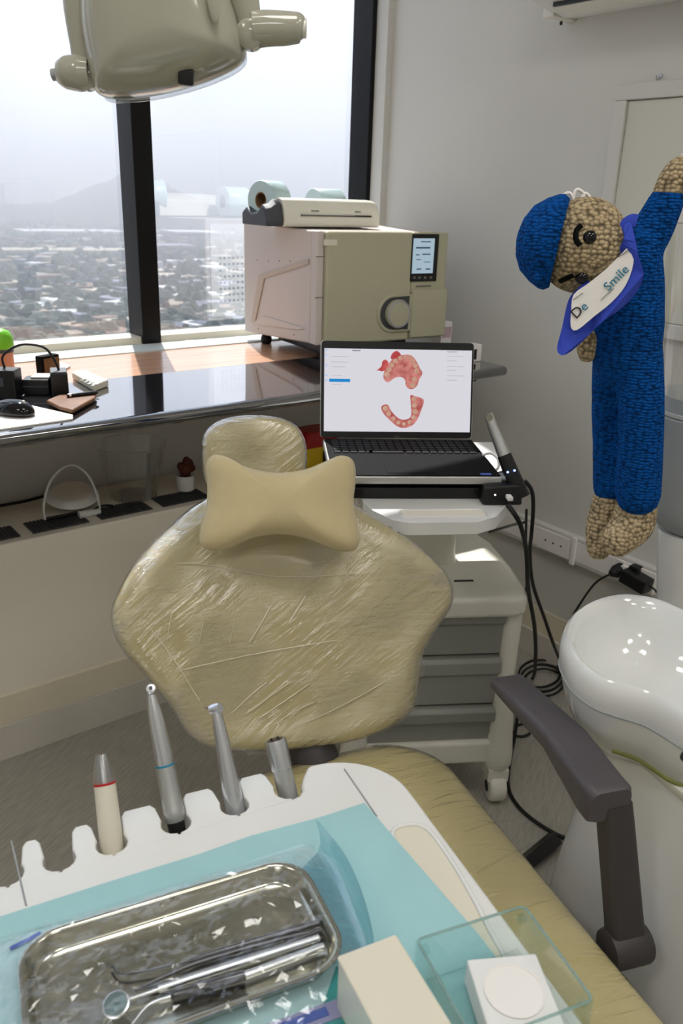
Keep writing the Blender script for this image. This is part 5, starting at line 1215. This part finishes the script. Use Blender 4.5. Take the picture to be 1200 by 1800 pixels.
MB(f).tube(cat_open([lift(cp(140, 922, 2.14)), lift(cp(160, 908, 2.14)), lift(cp(176, 900, 2.14))], 4), lerp_list([.012, .010, .008], 9), 12).build('joint', 'white', hb, 50)
MB(f).tube(cat_open([lift(cp(165, 908)), cp(175, 890), cp(190, 888), lift(cp(200, 905))], 5), .003, 8).build('wire', 'cable', hb, 60)
o_ = thing('cable', 'black cable lying on the convector casing behind the headband', 'cable', lift(cp(60, 890, 2.3)), 0); f = LO(o_)
MB(f).tube(cat_open([lift(onpl(x, y, (0, 2.33, 0), (0, 1, 0))) for x, y in ((-40, 905), (0, 900), (20, 898), (45, 882), (80, 872), (115, 867), (132, 874))], 5), .0045, 8).build('cord', 'cable', o_, 60)
cpn = cp(252, 905); bkt = thing('clear_bin', 'tapered clear plastic bin standing on the convector casing', 'bin', (cpn.x, CY+.06, cz)); f = LO(bkt)
w0 = .070; w1 = .100; hb_ = cp(250, 787).z-cz
MB().lathe([(w0*.3, .003), (w0, .004), (w1, hb_)], 40, (0, 0, 0), (0, 0, 1), True, False).build('wall', M['tube_clear'], bkt, 50)
MB().tube([(w1*math.cos(a*.157), w1*math.sin(a*.157), hb_) for a in range(40)], .0016, 6, closed=True).build('rim', M['tube_clear'], bkt, 60)
MB().lathe([(w0*.99, 0), (w0*.99, .003)], 40).build('bottom', M['tube_clear'], bkt, 50)
stp = MB(); stp.box((.012, -w1*.84, hb_*.5), (.016, .002, hb_*.9), Matrix.Rotation(math.radians(8), 3, 'X')); stp.build('highlight_strip', M['frost'], bkt, 0)  # added frosted strip imitates the bright upright highlight on the bin
ppn = cp(332, 862); pot = thing('cactus_pot', 'dark red cactus in a ribbed white pot on the convector casing', 'potted plant', (ppn.x, CY+.02, cz))
ph = .05
MB().lathe([(.020, 0), (.026, .004)]+[(.025+.0012*(i % 2)+.002*i/9, .006+i*ph/10) for i in range(10)]+[(.029, ph), (.025, ph), (.024, ph-.008)], 28).build('pot', 'white', pot, 30)
MB().lathe([(.024, ph-.008), (.0, ph-.006)], 20).build('soil', 'brown', pot, 0)
for x, y, z, r in ((0, 0, ph+.018, .02), (-.016, -.004, ph+.03, .012), (.015, .003, ph+.032, .014), (.002, -.008, ph+.044, .013), (.024, .0, ph+.018, .010)):
    MB().lathe([(r*math.sin(math.pi*i/8), -r*1.2*math.cos(math.pi*i/8)) for i in range(9)], 12, (x, y, z)).build('cactus_lobe', 'cactus', pot, 60)

# ================================================================== THINGS ON THE COUNTER, LEFT
c = onz(4, 652, CT)
fg = thing('lime_cap_bottle', 'small flesh-coloured bottle with a lime green domed cap at the left edge', 'bottle', c)
hg = onb(4, 578, c.dot(FH)).z-CT
MB().lathe([(.028, 0), (.033, .01), (.034, hg*.5), (.030, hg*.66)], 24).build('body', 'peach', fg, 50)
MB().lathe([(.036, hg*.55), (.038, hg*.62), (.037, hg*.8), (.028, hg*.94), (.012, hg)], 24).build('cap', 'green', fg, 60)
MB().lathe([(.0355, hg*.46), (.0355, hg*.56)], 24).build('band', 'charcoal', fg, 50)
def cslab(name, label, cat, pts, z, h, m, bev=.002, group=None):
    P = [onz(x, y, z) for x, y in pts]; c_ = sum(P, Vector())/len(P)
    o_ = MB().prism(P, (0, 0, h)).build(name, m, None, 0, bev); solo(o_, (c_.x, c_.y, z)); tag(o_, label, cat, group); return o_
cslab('paper_stack', 'white sheet of paper under the black mouse on the counter', 'paper', [(-60, 765), (-60, 735), (45, 712), (70, 718), (128, 731), (128, 738)], CT+.0005, .003, 'paper', 0)
cslab('white_card', 'white card lying by the window behind the black headset boxes', 'card', [(62, 640), (75, 627), (124, 645), (105, 656)], CT+.0005, .004, 'paper', 0)
o = cslab('white_remote', 'long white remote control lying on the counter', 'remote control', [(127, 666), (148, 660), (191, 679), (166, 689)], CT+.0005, .018, 'ivory', .003)
for t_ in (.25, .4, .55, .7):
    for s in (.35, .65):
        a, b, c2, d2 = [onz(*q, CT+.0185) for q in ((127, 666), (148, 660), (191, 679), (166, 689))]
        p = (a+(d2-a)*t_)*(1-s)+(b+(c2-b)*t_)*s-o.location; MB().lathe([(.0045, 0), (.0045, .0015)], 10, p).build('button', 'greyplas', o, 0)
cslab('brown_pouch', 'brown leather pouch lying flat beside the black boxes', 'pouch', [(82, 710), (105, 700), (170, 697), (168, 705), (128, 728), (105, 722)], CT+.004, .010, 'brown', .004)
pe = [onz(118, 696, CT+.018), onz(172, 690, CT+.018)]; pn = thing('black_pen', 'black pen lying across the brown pouch', 'pen', pe[0]); MB(LO(pn)).tube([pe[0], pe[0]+(pe[1]-pe[0])*.9, pe[1]], [.005, .005, .002], 10).build('barrel', 'black', pn, 50); MB(LO(pn)).tube([pe[0]+(pe[1]-pe[0])*.05, pe[0]+(pe[1]-pe[0])*.12], .0056, 10).build('ring', 'steel', pn, 50)
def cbox(name, label, cat, x0, x1, yb, yt, depth, m, rz, mat2=None):
    a, b = onz(x0, yb, CT+.0005), onz(x1, yb, CT+.0005); c_ = (a+b)/2; h_ = onb((x0+x1)/2, yt, c_.dot(FH)).z-CT
    o_ = thing(name, label, cat, c_, rz); w_ = (b-a).length
    MB().box((0, depth/2, h_/2), (w_, depth, h_)).build('body', m, o_, 0, .003); return o_, w_, h_
o, w_, h_ = cbox('black_lens_box', 'black open-ended box, rightmost of the black gear on the counter', 'box', 92, 122, 699, 657, .07, 'black', -YAW+.35)
MB().box((0, .035, h_+.0012), (w_*.9, .063, .002)).build('top_panel', 'charcoal', o, 0)
o, w_, h_ = cbox('black_case', 'long low black case in the middle of the black gear on the counter', 'case', 40, 88, 694, 668, .05, 'black', -YAW+.1)
MB().box((.01, .03, h_+.003), (w_*.7, .045, .006)).build('lid', 'silver', o, 0, .002)
MB().box((0, -.001, h_*.55), (w_*.96, .002, .003)).build('lid_seam', 'charcoal', o, 0)
o, w_, h_ = cbox('black_charger', 'tall black charger block with a looped cable near the green-capped bottle', 'charger', -20, 30, 702, 652, .05, 'black', -YAW)
MB().tube(cat_open([(0, .03, h_), (.0, .03, h_+.03), (.04, .04, h_+.055), (.09, .05, h_+.05), (.11, .06, h_+.02), (.12, .07, h_-.02)], 6), .003, 8).build('cable_loop', 'cable', o, 60)
MB().box((-.01, -.001, h_*.6), (w_*.5, .002, h_*.3)).build('front_panel', 'charcoal', o, 0)
o, w_, h_ = cbox('black_visor', 'small black visor box standing behind the long black case', 'box', 62, 80, 668, 627, .06, 'blackmat', -YAW-.5)
MB().box((w_*.5+.001, .03, h_*.5), (.002, .05, h_*.8)).build('side_panel', 'brown', o, 0)
mc_ = onz(26, 728, CT+.0037); ms = thing('computer_mouse', 'glossy black computer mouse on the white paper', 'computer mouse', mc_, -YAW-.4)
MB().cushion([(.052*math.cos(a*.2618), .031*math.sin(a*.2618)) for a in range(24)], (0, 0, .006), (1, 0, 0), (0, 1, 0), (0, 0, 1), .028, .006, 2.2, 4, (0, 0), 7).build('shell', 'eye', ms, 70)
MB().lathe([(.004, -.003), (.0065, -.002), (.0065, .002), (.004, .003)], 14, (.028, 0, .028), (0, 1, 0)).build('scroll_wheel', 'silver', ms, 50)

wc = [onz(848, 800, LZ+.004), onz(862, 797, LZ+.012), onz(874, 806, LZ+.008), onz(876, 820, LZ+.002), onz(868, 830, LZ-.004)]
wco = thing('white_cable', 'short white cable looping beside the right edge of the laptop', 'cable', wc[0]); MB(LO(wco)).tube(cat_open(wc, 6), .0028, 8).build('cord', 'paper', wco, 60)
MB(LO(wco)).tube([wc[-1], wc[-1]+(wc[-1]-wc[-2])*.8], .0045, 8).build('connector', 'black', wco, 50)
